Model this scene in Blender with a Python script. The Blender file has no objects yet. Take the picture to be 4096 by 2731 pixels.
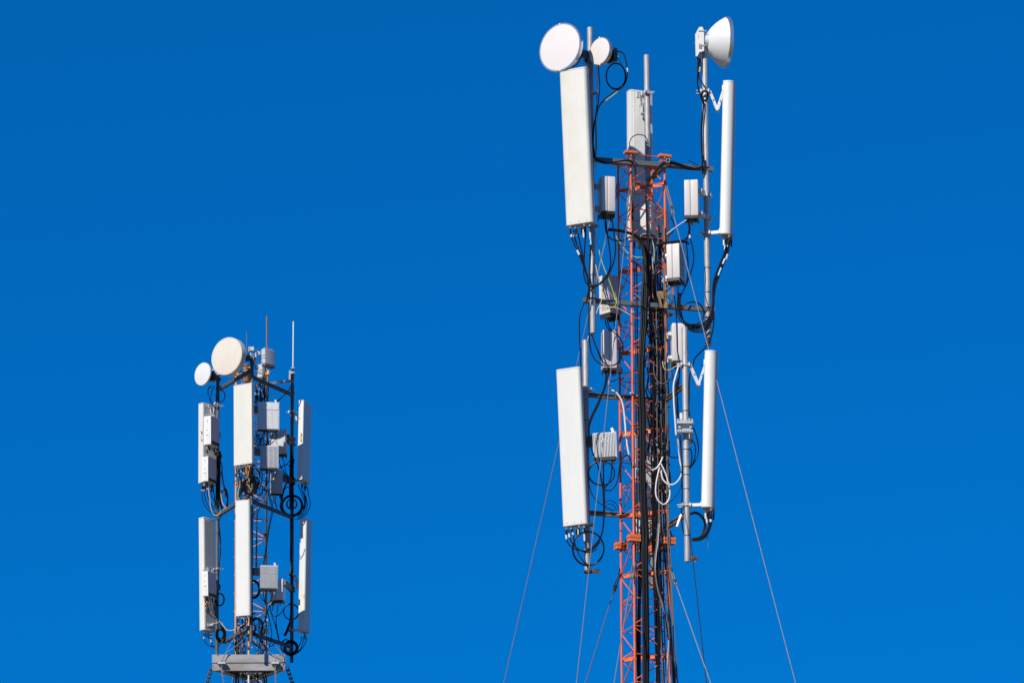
import bpy, math, random
from mathutils import Vector as V, Matrix
random.seed(7)
R = math.radians
sc = bpy.context.scene
COL = sc.collection

# ------------------------------------------------------------------ camera
FPX, W0, H0 = 16000.0, 4096.0, 2731.0
PITCH = R(15.8)
CAM = V((0, 0, 1.6))
cd = bpy.data.cameras.new("camera")
cd.sensor_width = 36.0
cd.lens = 36.0 * FPX / W0
cd.clip_start, cd.clip_end = 0.5, 20000
cam = bpy.data.objects.new("camera", cd)
cam.location = CAM
cam.rotation_euler = (R(90) + PITCH, 0, 0)
COL.objects.link(cam)
sc.camera = cam

# ------------------------------------------------------------------ world, sun, exposure
SUN_EL, SUN_AZ = R(34), R(33)          # azimuth: degrees to the left of straight behind the camera
world = bpy.data.worlds.new("World")
sc.world = world
world.use_nodes = True
nt = world.node_tree
nt.nodes.clear()
sky = nt.nodes.new("ShaderNodeTexSky")
sky.sky_type = 'NISHITA'
sky.sun_disc = False
sky.sun_elevation = SUN_EL
sky.sun_rotation = math.pi + SUN_AZ
sky.altitude = 1200
sky.air_density = 1.0
sky.dust_density = 0.1
sky.ozone_density = 4.0
gam = nt.nodes.new("ShaderNodeMix")
gam.data_type = 'RGBA'
gam.blend_type = 'MULTIPLY'
gam.inputs[0].default_value = 1.0
gam.inputs[7].default_value = (0.004, 0.706, 1.77, 1)     # a polarised, saturated clear-day sky
bg = nt.nodes.new("ShaderNodeBackground")
bg.inputs[1].default_value = 0.11
wo = nt.nodes.new("ShaderNodeOutputWorld")
cur = nt.nodes.new("ShaderNodeGamma")                     # a polarising filter evens the sky out
cur.inputs[1].default_value = 0.6
nt.links.new(sky.outputs[0], cur.inputs[0])
nt.links.new(cur.outputs[0], gam.inputs[6])
nt.links.new(gam.outputs[2], bg.inputs[0])
nt.links.new(bg.outputs[0], wo.inputs[0])
sl = bpy.data.lights.new("sun", 'SUN')
sl.energy = 4.9
sl.angle = R(0.5)
sl.color = (1.0, 0.935, 0.83)
sun = bpy.data.objects.new("sun", sl)
to_sun = V((-math.sin(SUN_AZ) * math.cos(SUN_EL), -math.cos(SUN_AZ) * math.cos(SUN_EL), math.sin(SUN_EL)))
sun.rotation_euler = to_sun.to_track_quat('Z', 'Y').to_euler()
sun.location = (0, 0, 60)
COL.objects.link(sun)
sc.view_settings.view_transform = 'Standard'
sc.view_settings.look = 'None'
sc.view_settings.exposure = 0.0
sc.view_settings.gamma = 1.0

# ------------------------------------------------------------------ materials
def mat(name, col, rough=0.6, metal=0.0, noise=0.0, scale=(8, 8, 8), col2=None, detail=4, bump=0.0, spec=0.5, thr=(0.35, 0.7),
        streak=0.0, streak_col=(0.25, 0.22, 0.16, 1), coat=0.0):
    m = bpy.data.materials.new(name)
    m.use_nodes = True
    t = m.node_tree
    b = t.nodes["Principled BSDF"]
    b.inputs["Roughness"].default_value = rough
    b.inputs["Metallic"].default_value = metal
    b.inputs["Specular IOR Level"].default_value = spec
    c = (*col, 1)
    b.inputs["Base Color"].default_value = c
    if noise > 0 or streak > 0:
        tc = t.nodes.new("ShaderNodeTexCoord")
        mp = t.nodes.new("ShaderNodeMapping")
        mp.inputs["Scale"].default_value = scale
        t.links.new(tc.outputs["Object"], mp.inputs[0])
        n = t.nodes.new("ShaderNodeTexNoise")
        n.inputs["Scale"].default_value = 1.0
        n.inputs["Detail"].default_value = detail
        n.inputs["Roughness"].default_value = 0.6
        t.links.new(mp.outputs[0], n.inputs["Vector"])
        rp = t.nodes.new("ShaderNodeValToRGB")
        rp.color_ramp.elements[0].position = thr[0]
        rp.color_ramp.elements[1].position = thr[1]
        c2 = (*col2, 1) if col2 else (col[0] * (1 - noise), col[1] * (1 - noise), col[2] * (1 - noise), 1)
        rp.color_ramp.elements[0].color = c
        rp.color_ramp.elements[1].color = c2
        t.links.new(n.outputs[0], rp.inputs[0])
        out = rp.outputs[0]
        if streak > 0:
            mp2 = t.nodes.new("ShaderNodeMapping")
            mp2.inputs["Scale"].default_value = (26, 26, 1.1)
            t.links.new(tc.outputs["Object"], mp2.inputs[0])
            n2 = t.nodes.new("ShaderNodeTexNoise")
            n2.inputs["Scale"].default_value = 1.0
            n2.inputs["Detail"].default_value = 5
            t.links.new(mp2.outputs[0], n2.inputs["Vector"])
            r2 = t.nodes.new("ShaderNodeValToRGB")
            r2.color_ramp.elements[0].position = 0.5
            r2.color_ramp.elements[0].color = (0, 0, 0, 1)
            r2.color_ramp.elements[1].position = 0.8
            r2.color_ramp.elements[1].color = (streak, streak, streak, 1)
            t.links.new(n2.outputs[0], r2.inputs[0])
            mx = t.nodes.new("ShaderNodeMix")
            mx.data_type = 'RGBA'
            t.links.new(r2.outputs[0], mx.inputs[0])
            t.links.new(out, mx.inputs[6])
            mx.inputs[7].default_value = streak_col
            out = mx.outputs[2]
        t.links.new(out, b.inputs["Base Color"])
        if bump > 0:
            bp = t.nodes.new("ShaderNodeBump")
            bp.inputs["Strength"].default_value = bump
            bp.inputs["Distance"].default_value = 0.004
            t.links.new(n.outputs[0], bp.inputs["Height"])
            t.links.new(bp.outputs[0], b.inputs["Normal"])
    return m

M = {}
M['radome'] = mat('white_radome', (0.672, 0.672, 0.643), .42, 0, .06, (3, 3, 2), streak=.14, streak_col=(.48, .46, .38, 1))
M['radome_aged'] = mat('aged_radome', (.665, .655, .60), .5, 0, .08, (4, 4, 3), (.62, .605, .525), streak=.18, streak_col=(.46, .43, .32, 1))
M['radome_warm'] = mat('warm_white_radome', (0.672, 0.664, 0.588), .45, 0, .06, (4, 4, 3), streak=.16, streak_col=(.48, .44, .32, 1))
M['radome_grey'] = mat('grey_radome_back', (.50, .51, .49), .5, 0, .12, (6, 6, 3), streak=.2, streak_col=(.3, .3, .28, 1))
M['radome_back_light'] = mat('light_radome_back', (.74, .74, .70), .5, 0, .1, (6, 6, 3), streak=.15, streak_col=(.4, .39, .34, 1))
M['cap'] = mat('radome_end_cap', (.56, .56, .54), .5, 0, .2, (9, 9, 9))
M['dish'] = mat('dish_cover', (0.722, 0.680, 0.664), .5, 0, .03, (3, 3, 3))
M['dish_white'] = mat('white_dish_cover', (0.714, 0.705, 0.697), .45, 0, .03, (3, 3, 3))
M['drum'] = mat('weathered_drum_cover', (.70, .65, .575), .55, 0, .08, (3, 3, 1.5), (.64, .58, .49), streak=.2, streak_col=(.42, .33, .22, 1))
M['alu'] = mat('bare_aluminium', (.72, .73, .75), .3, .85, .15, (10, 10, 10))
M['shell'] = mat('white_shell_paint', (.73, .73, .73), .38, 0, .06, (5, 5, 5))
M['rru'] = mat('warm_grey_plastic', (.66, .615, .605), .5, 0, .05, (4, 4, 4), streak=.15, streak_col=(.42, .38, .35, 1))
M['rru_cool'] = mat('light_grey_paint', (0.548, 0.548, 0.564), .42, 0, .06, (4, 4, 4), streak=.15, streak_col=(.4, .4, .4, 1))
M['rru_white'] = mat('white_cabinet_paint', (.72, .715, .725), .42, 0, .05, (4, 4, 4))
M['fin'] = mat('cast_aluminium', (.62, .63, .64), .42, .1, .15, (10, 10, 4))
M['dark'] = mat('black_plastic', (.02, .02, .022), .5)
M['cable'] = mat('black_cable_sheath', (.006, .006, .007), .38, spec=.22)
M['cable_grey'] = mat('grey_cable_sheath', (.13, .135, .14), .45)
M['cable_white'] = mat('white_conduit', (0.680, 0.671, 0.646), .4, 0, .12, (20, 20, 20))
M['cable_green'] = mat('yellow_green_earth_sheath', (.55, .62, .12), .45, 0, .3, (14, 14, 14), (.22, .42, .08))
M['cable_teal'] = mat('pale_teal_sheath', (.42, .60, .55), .4)
M['cable_yellow'] = mat('yellow_cable_sheath', (.72, .50, .14), .45)
M['tag'] = mat('white_tape', (0.680, 0.680, 0.680), .5)
M['tag_y'] = mat('orange_tape', (.85, .42, .04), .5)
M['tag_blue'] = mat('light_blue_tape', (.30, .62, .82), .5)
M['tag_red'] = mat('red_tape', (.5, .1, .05), .5)
M['copper'] = mat('brass_connector', (.42, .30, .22), .4, .7)
M['silver'] = mat('nickel_connector', (.62, .62, .60), .35, .8)
M['galv'] = mat('galvanised_steel', (0.396, 0.396, 0.396), .55, .25, .35, (16, 16, 7), (.28, .28, .29), 6, bump=.3, streak=.2, streak_col=(.3, .27, .22, 1))
M['galv_dark'] = mat('weathered_galvanised_steel', (.13, .14, .15), .6, .2, .4, (12, 12, 12), (.12, .13, .14), 6)
M['grey_paint'] = mat('dull_grey_steel', (.105, .11, .122), .6, .15, .3, (9, 9, 9), (.07, .075, .085), 5)
M['platform'] = mat('stained_galvanised_plate', (0.315, 0.315, 0.332), .6, .15, .5, (1.1, 5, 3.2), (.20, .165, .135), 5, bump=.2, thr=(.45, .75))
M['angle'] = mat('rusty_angle_steel', (.30, .25, .20), .75, .1, .6, (14, 14, 14), (.13, .08, .045), 6, bump=.4)
M['rust'] = mat('rusted_steel', (.17, .075, .035), .85, 0, .6, (25, 25, 25), (.08, .035, .02), 6, bump=.4)
M['bracket'] = mat('zinc_bracket', (.62, .63, .64), .42, .4, .25, (30, 30, 30))
M['bracket_white'] = mat('white_zinc_bracket', (0.680, 0.680, 0.697), .38, .1, .1, (30, 30, 30))
M['orange'] = mat('orange_red_paint', (.84, .145, .026), .5, 0, .35, (14, 14, 5), (.62, .085, .018), 6, thr=(.45, .75), streak=.6, streak_col=(.20, .04, .022, 1))
M['orange_faded'] = mat('sun_faded_orange_paint', (.76, .17, .055), .6, 0, .3, (20, 20, 20), (.70, .15, .05), 6)
M['yellow'] = mat('faded_orange_paint', (.86, .36, .045), .5, 0, .35, (14, 14, 5), (.55, .20, .03), 6, thr=(.45, .75), streak=.3, streak_col=(.25, .1, .03, 1))
M['white_paint'] = mat('white_mast_paint', (0.663, 0.663, 0.646), .5, 0, .15, (9, 9, 9))
M['rope'] = mat('steel_wire_rope', (.22, .23, .25), .6, .2, .35, (40, 40, 40), (.12, .12, .13))
M['rope_dark'] = mat('dark_wire_rope', (.10, .11, .12), .5, .3, .5, (30, 30, 9), (.03, .03, .03))
M['brown_pipe'] = mat('rust_brown_pipe', (.30, .17, .09), .7, .1, .5, (14, 14, 4), (.16, .10, .06), 6)
M['card'] = mat('sun_bleached_cardboard', (.50, .33, .16), .9, 0, .5, (14, 14, 5), (.28, .16, .07), 6, bump=.5)
M['leaf'] = mat('dry_green_stalk', (.30, .36, .06), .7, 0, .5, (30, 30, 30), (.12, .2, .03))
M['concrete'] = mat('concrete', (.36, .35, .33), .85, 0, .3, (4, 4, 4))
M['ground'] = mat('dry_grass_soil', (.16, .14, .085), .95, 0, .5, (.05, .05, .05), (.08, .085, .04), 8)

# ------------------------------------------------------------------ photograph pixel (4096 x 2731) + distance -> world point
CP, SP = math.cos(PITCH), math.sin(PITCH)
def ray(xy):
    dx, dy = (xy[0] - W0 / 2) / FPX, -(xy[1] - H0 / 2) / FPX
    return V((dx, CP - dy * SP, SP + dy * CP))
def P(xy, Y):
    d = ray(xy)
    return CAM + d * (Y / d.y)
def rg(x0, y0, k):
    return lambda x, y: (x0 + x * k, y0 + y * k)
KR, KL = 900 / 2352, 600 / 2352
A, B, C_, D, E = (rg(2100, 40, KR), rg(2100, 600, KR), rg(2100, 1150, KR), rg(2100, 1700, KR), rg(2000, 2131, KR))
F, G, H_, I = (rg(720, 1230, KL), rg(720, 1580, KL), rg(720, 1950, KL), rg(720, 2331, KL))
YR, YL = 64.0, 92.0
def zr(n): return n * KR / 240.0
def zl(n): return n * KL / 168.0

# ------------------------------------------------------------------ mesh builder
def basis(z, hint=V((0, 0, 1))):
    z = z.normalized()
    if abs(z.dot(hint)) > .98: hint = V((0, 1, 0))
    x = hint.cross(z).normalized()
    return x, z.cross(x), z

class MB:
    def __init__(s):
        s.v, s.f, s.mi, s.cur = [], [], [], 0
    def add(s, vs, fs):
        o = len(s.v)
        s.v += [V(v) for v in vs]
        for f in fs:
            s.f.append([i + o for i in f]); s.mi.append(s.cur)
        return s
    def loft(s, rings, cap=True, closed=True):
        n = len(rings[0]); o = len(s.v); vs = [p for r in rings for p in r]; fs = []
        for a in range(len(rings) - 1):
            for i in range(n if closed else n - 1):
                j = (i + 1) % n
                fs.append([a * n + i, a * n + j, (a + 1) * n + j, (a + 1) * n + i])
        if cap:
            fs.append(list(range(n))[::-1]); fs.append([(len(rings) - 1) * n + i for i in range(n)])
        return s.add(vs, fs)
    def beam(s, p, q, w, h, up=V((0, 0, 1))):
        p, q = V(p), V(q)
        z = (q - p).normalized()
        if abs(z.dot(up)) > .98: up = V((0, 1, 0))
        x = up.cross(z).normalized(); y = z.cross(x)
        r = [x * (a * w / 2) + y * (b * h / 2) for a, b in ((-1, -1), (1, -1), (1, 1), (-1, 1))]
        return s.loft([[p + d for d in r], [q + d for d in r]])
    def box(s, c, ax, dims, bev=0.0):
        c = V(c); X, Y, Z = ax; w, d, h = (k / 2 for k in dims)
        if bev <= 0:
            r = [X * (a * w) + Y * (b * d) for a, b in ((-1, -1), (1, -1), (1, 1), (-1, 1))]
            return s.loft([[c + k - Z * h for k in r], [c + k + Z * h for k in r]])
        def ring(e):
            o = []
            for a, b in ((-1, -1), (1, -1), (1, 1), (-1, 1)):
                for t in ((0, 1), (1, 0)) if a * b > 0 else ((1, 0), (0, 1)):
                    o.append(X * (a * (w - e - t[0] * bev)) + Y * (b * (d - e - t[1] * bev)))
            return o
        return s.loft([[c + k - Z * h for k in ring(bev)], [c + k - Z * (h - bev) for k in ring(0)],
                       [c + k + Z * (h - bev) for k in ring(0)], [c + k + Z * h for k in ring(bev)]])
    def prism(s, poly, fr, z0, z1, bev=0.0):
        O, X, Y, Z = fr
        def ring(z, k):
            return [O + X * (x * k[0]) + Y * (y * k[1]) + Z * z for x, y in poly]
        if bev <= 0: return s.loft([ring(z0, (1, 1)), ring(z1, (1, 1))])
        w = max(abs(p[0]) for p in poly); d = max(abs(p[1]) for p in poly)
        k = (1 - bev / w, 1 - bev / d)
        return s.loft([ring(z0, k), ring(z0 + bev, (1, 1)), ring(z1 - bev, (1, 1)), ring(z1, k)])
    def cyl(s, p, q, r, r2=None, n=10):
        p, q = V(p), V(q); x, y, z = basis(q - p); r2 = r if r2 is None else r2
        c = [x * math.cos(2 * math.pi * i / n) + y * math.sin(2 * math.pi * i / n) for i in range(n)]
        return s.loft([[p + k * r for k in c], [q + k * r2 for k in c]])
    def lathe(s, O, axis, prof, n=40, cap=True, ax=None):
        x, y, z = ax or basis(axis)
        rings = []
        for a, r in prof:
            rings.append([O + z * a + (x * math.cos(2 * math.pi * i / n) + y * math.sin(2 * math.pi * i / n)) * max(r, 1e-4) for i in range(n)])
        return s.loft(rings, cap)
    def tube(s, pts, r, n=6, closed=False):
        pts = [V(p) for p in pts]
        rings = []; px = None
        for i, p in enumerate(pts):
            t = (pts[min(i + 1, len(pts) - 1)] - pts[max(i - 1, 0)])
            if t.length < 1e-9: t = V((0, 0, 1))
            t.normalize()
            if px is None: px = basis(t)[0]
            px = (px - t * px.dot(t)); px.normalize()
            y = t.cross(px)
            rr = r[i] if isinstance(r, list) else r
            rings.append([p + (px * math.cos(2 * math.pi * k / n) + y * math.sin(2 * math.pi * k / n)) * rr for k in range(n)])
        return s.loft(rings)

def spline(pts, seg=6):
    if len(pts) < 3: return pts
    out = []; q = [pts[0] * 2 - pts[1]] + pts + [pts[-1] * 2 - pts[-2]]
    for i in range(1, len(q) - 2):
        a, b, c, d = q[i - 1:i + 3]
        for k in range(seg):
            t = k / seg
            out.append(.5 * ((2 * b) + (c - a) * t + (2 * a - 5 * b + 4 * c - d) * t * t + (3 * b - a - 3 * c + d) * t ** 3))
    out.append(pts[-1])
    return out

WM = {}
def tag(o, label, cat, group=None, kind=None):
    if label: o['label'] = label
    if cat: o['category'] = cat
    if group: o['group'] = group
    if kind: o['kind'] = kind
    return o
def thing(name, label, cat, mw, group=None):
    o = bpy.data.objects.new(name, None)
    COL.objects.link(o)
    o.empty_display_size = .1
    o.matrix_world = mw
    WM[o.name] = mw
    return tag(o, label, cat, group)
def part(name, mb, mats, parent=None, smooth=35, origin=None):
    """ONE mesh object from world-space geometry; localised under its parent."""
    me = bpy.data.meshes.new(name)
    if parent is not None:
        mw = WM[parent.name]
    else:
        c = origin if origin is not None else sum(mb.v, V((0, 0, 0))) / len(mb.v)
        mw = Matrix.Translation(c)
    inv = mw.inverted()
    me.from_pydata([inv @ v for v in mb.v], [], mb.f)
    for m in (mats if isinstance(mats, list) else [mats]):
        me.materials.append(M[m])
    me.polygons.foreach_set("material_index", mb.mi)
    me.polygons.foreach_set("use_smooth", [True] * len(mb.f))
    me.validate()
    me.set_sharp_from_angle(angle=R(smooth))
    o = bpy.data.objects.new(name, me)
    COL.objects.link(o)
    if parent is not None:
        o.parent = parent
    else:
        o.matrix_world = mw
    WM[o.name] = mw
    return o
def frame(bot, top, yaw):
    """local X right, Y back, Z along the thing; front faces `yaw` (0 = to the camera, + = to the right)."""
    z = (top - bot).normalized()
    y = V((-math.sin(yaw), math.cos(yaw), 0))
    y = (y - z * y.dot(z)).normalized()
    x = y.cross(z)
    m = Matrix((x, y, z)).transposed().to_4x4()
    m.translation = bot
    return m, (bot, x, y, z)

def rounded(w, d, rf, rb, nf=6, nb=2):
    """cross-section: front (-y) corners radius rf, back corners radius rb"""
    o = []
    def arc(cx, cy, r, a0, a1, n):
        for i in range(n + 1):
            a = R(a0 + (a1 - a0) * i / n)
            o.append((cx + r * math.cos(a), cy + r * math.sin(a)))
    rfx = min(rf, d * .95)
    arc(-w / 2 + rfx, -d / 2 + rfx, rfx, 180, 270, nf)
    arc(w / 2 - rfx, -d / 2 + rfx, rfx, 270, 360, nf)
    arc(w / 2 - rb, d / 2 - rb, rb, 0, 90, nb)
    arc(-w / 2 + rb, d / 2 - rb, rb, 90, 180, nb)
    return o

# ------------------------------------------------------------------ ground
gm = MB()
gm.add([(-4000, -4000, 0), (4000, -4000, 0), (4000, 6000, 0), (-4000, 6000, 0)], [[0, 1, 2, 3]])
tag(part('ground', gm, 'ground', origin=V((0, 0, 0))), None, None, kind='structure')

# ------------------------------------------------------------------ builders shared by both towers
STUFF, STUFF_M = MB(), []
def cable_stuff(path, r, m, n, tags):
    for pth, rr, mm in [(path, r, m)] + [(path[int(t0 * (len(path) - 1)):int(t0 * (len(path) - 1)) + 3], r * 1.45, tm) for t0, ln, tm in tags]:
        if mm not in STUFF_M: STUFF_M.append(mm)
        STUFF.cur = STUFF_M.index(mm)
        if len(pth) > 1: STUFF.tube(pth, rr, n)
LOOSE = ('black jumper loops tangled', 'tangled black jumper leads', 'tangle of thin cables', 'cables running down below')
def cable(label, pts, r, m='cable', cat='cable', group=None, name='cable', tags=(), n=6, seg=6):
    """pts: world points. tags: (fraction, length fraction, material) bands of tape -> parts of the cable."""
    path = spline([V(p) for p in pts], seg)
    if label.startswith(LOOSE): return cable_stuff(path, r, m, n, tags)
    o = part(name, MB().tube(path, r, n), m)
    tag(o, label, cat, group)
    for t0, ln, tm in tags:
        i0 = int(t0 * (len(path) - 1)); i1 = max(i0 + 1, int((t0 + ln) * (len(path) - 1)))
        part('tape_band', MB().tube(path[i0:i1 + 1], r * 1.45, n), tm, o)
    return o
def zpts(reg, lst, Y):
    """lst of (x, y) or (x, y, dY)"""
    return [P(reg(p[0], p[1]), Y + (p[2] if len(p) > 2 else 0)) for p in lst]

def coil(label, reg, cx, cy, rx, ry, Y, turns, r, jit=.08, m='cable', group=None, tilt=.15, name='cable_coil', ring0=1.0):
    pts = []
    N = int(turns * 14)
    ph = random.uniform(0, 6.28)
    rr = 1.0
    for i in range(N + 1):
        a = ph + 2 * math.pi * i / 14
        if i % 7 == 0: tgt = ring0 + random.uniform(-jit, jit)
        rr += (tgt - rr) * .3
        pts.append(P(reg(cx + rx * rr * math.cos(a), cy + ry * rr * math.sin(a)), Y + tilt * math.sin(a) * .3 + .02 * math.sin(i * .4)))
    o = part(name, MB().tube(spline(pts, 2), r, 6), m)
    return tag(o, label, 'cable coil', group)

def pole(label, top, bot, Y, r, group, m='galv', Yb=None, extra=0.0):
    """hollow steel antenna pole between two pixels; bands are straps round it"""
    a, b = P(bot, Yb if Yb is not None else Y), P(top, Y)
    mw, fr = frame(a, b, 0)
    L = (b - a).length
    o = thing('mounting_pole', label, 'pole', mw, group)
    z = fr[3]
    mb = MB().lathe(a, z, [(.10, r * .82), (.0, r * .82), (0, r), (L - .004, r), (L, r * .96), (L, 0)], 18, cap=True)
    part('pipe', mb, m, o)
    return o, a, b, fr
def band(o, p, z, r, w=.02, m='dark', name='strap'):
    part(name, MB().cyl(p - z * w / 2, p + z * w / 2, r + .004, n=16), m, o)
def lerp(a, b, t): return a + (b - a) * t

def clamp(root, pp, pz, rp, toward, w=.11, h=.06, m='bracket', bolts=True, name='pole_clamp', blen=.1):
    """two jaws round a pole at pp with protruding threaded bolts; `toward` = horizontal direction from pole to the thing held"""
    t = V((toward.x, toward.y, 0)).normalized(); s = pz.cross(t).normalized()
    mb = MB()
    for k in (-1, 1):
        mb.box(pp + t * (k * (rp + .014)), (s, t, pz), (w + rp * 1.2, .024, h), .004)
    for e in (-1, 1):
        mb.cyl(pp + s * (e * (w * .5 + rp * .35)) - t * (rp + blen), pp + s * (e * (w * .5 + rp * .35)) + t * (rp + .03), .0075, n=6)
        mb.cyl(pp + s * (e * (w * .5 + rp * .35)) - t * (rp + .03), pp + s * (e * (w * .5 + rp * .35)) - t * (rp + .045), .016, n=6)
    return part(name, mb, m, root, 30)

def panel(label, top, bot, Yt, Yb, w, d, yaw, style='radome', rf=.07, rb=.03, conns=5, tails=2, brk=None, pole_=None, group=None,
          stickers=(), capm='cap', brackets=((.9, 'arm'), (.05, 'short')), bm='bracket', back=True, screws=True, backm='radome_grey'):
    """antenna panel: radome, end caps, connectors, hanging tails, brackets to its pole"""
    a, b = P(bot, Yb), P(top, Yt)
    mw, fr = frame(a, b, R(yaw))
    O, X, Y, Z = fr
    L = (b - a).length
    o = thing('panel_antenna', label, 'antenna', mw, group)
    poly = rounded(w, d, rf, rb)
    part('radome', MB().prism(poly, fr, .02, L - .025), style, o, 40)
    if back:
        part('back_plate', MB().box(O + Y * (d / 2 + .002) + Z * L / 2, (X, Y, Z), (w - 2 * rb - .02, .008, L - .12), .003), backm, o)
    kx = lambda p, g: [(x * (1 + g / (w / 2)), y * (1 + g / (d / 2))) for x, y in p]
    part('end_cap', MB().prism(kx(poly, .004), fr, L - .03, L, .008), 'radome', o, 30)
    part('end_cap', MB().prism(kx(poly, .003), fr, 0, .028, .006), capm, o, 30)
    if screws:
        sb = MB()
        for i in range(3):
            p = O + X * (w * (-.3 + .3 * i)) - Y * (d / 2 + .001) + Z * .05
            sb.cyl(p + Y * .004, p - Y * .004, .006, n=6)
        part('screw', sb, 'dark', o)
    for i in range(conns):
        x = -w / 2 + w * (i + .9) / (conns + .8); y = -d * .12 + d * .22 * ((i * 7) % 3 - 1)
        p = O + X * x + Y * y
        c = part('connector', MB().cyl(p + Z * .01, p - Z * .05, .019, n=10), 'silver' if i % 3 else 'copper', o)
        part('sleeve', MB().cyl(p - Z * .045, p - Z * .15, .016, .012, n=8), 'cable', c)
    for i in range(tails):
        x = -w / 2 + w * (i + 1.35) / (tails + 1.2); p = O + X * x + Y * d * .22
        part('adjuster_rod', MB().cyl(p + Z * .01, p - Z * (.16 + .05 * i), .02, .014, n=8), 'radome', o)
    if pole_ is not None:
        pa, pb, rp = pole_
        pz = (pb - pa).normalized()
        for fz, kind in brackets:
            q = O + Z * (L * fz) + Y * (d / 2)
            t = (q - pa).dot(pz); pp = pa + pz * t
            tw = q - pp
            if kind == 'arm':           # folding tilt arm: a V of two bars
                pc = pp + V((0, 0, .04))
                tv = V((tw.x, tw.y, 0)); n_ = tv.normalized(); s = V((-n_.y, n_.x, 0))
                p1 = pp + n_ * (rp + .03)
                p2 = pp + tv * .62 - V((0, 0, .33))
                for e in (-1, 1):
                    br = MB().beam(p1 + s * (.04 * e), p2 + s * (.032 * e), .042, .012, s)
                    br.beam(p2 + s * (.045 * e), q + s * (.045 * e) + V((0, 0, .06)), .038, .012, s)
                    part('tilt_arm', br, bm, o)
                for hp in (lerp(p1, p2, .12), lerp(p1, p2, .5), lerp(p2, q, .45)):
                    part('arm_bolt', MB().cyl(hp - s * .06, hp + s * .06, .011, n=6), 'galv_dark', o)
                part('hinge_pin', MB().cyl(p2 - s * .065, p2 + s * .065, .030, n=14), bm, o)
                part('bracket_plate', MB().box(q + Y * .012 + V((0, 0, .03)), (X, Y, Z), (min(.2, w * .6), .02, .1), .004), bm, o)
            else:
                part('bracket_plate', MB().box(q + Y * .012, (X, Y, Z), (min(.2, w * .6), .02, .08), .004), bm, o)
                part('bracket_arm', MB().beam(q, pp + (q - pp) * .2, .07, .05), bm, o)
            clamp(o, pp, pz, rp, tw, m=bm)
    for (u, v, sw, sh, sm) in stickers:      # u: 'F' front / 'L' left side etc given as offset fractions
        side, uu = u
        if side == 'F': c = O + X * (w * uu) - Y * (d / 2 + .0015); ax = (X, Y, Z); dm = (sw, .003, sh)
        elif side == 'L': c = O - X * (w / 2 + .0015) + Y * (d * uu); ax = (X, Y, Z); dm = (.003, sw, sh)
        elif side == 'R': c = O + X * (w / 2 + .0015) + Y * (d * uu); ax = (X, Y, Z); dm = (.003, sw, sh)
        else: c = O + X * (w * uu) + Y * (d / 2 + .0075); ax = (X, Y, Z); dm = (sw, .003, sh)
        part('sticker', MB().box(c + Z * (L * v), ax, dm), sm, o)
    return o, fr, L

def pole_link(o, q, pole_, w=.10, h=.09, m='bracket', cm=None, blen=.08):
    pa, pb, rp = pole_
    pz = (pb - pa).normalized(); pp = pa + pz * ((q - pa).dot(pz))
    d = q - pp
    part('mount_arm', MB().beam(pp + d.normalized() * rp, q, w * .55, h), m, o)
    clamp(o, pp, pz, rp, d, w=.06, h=h, m=cm or m, blen=blen)

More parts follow.
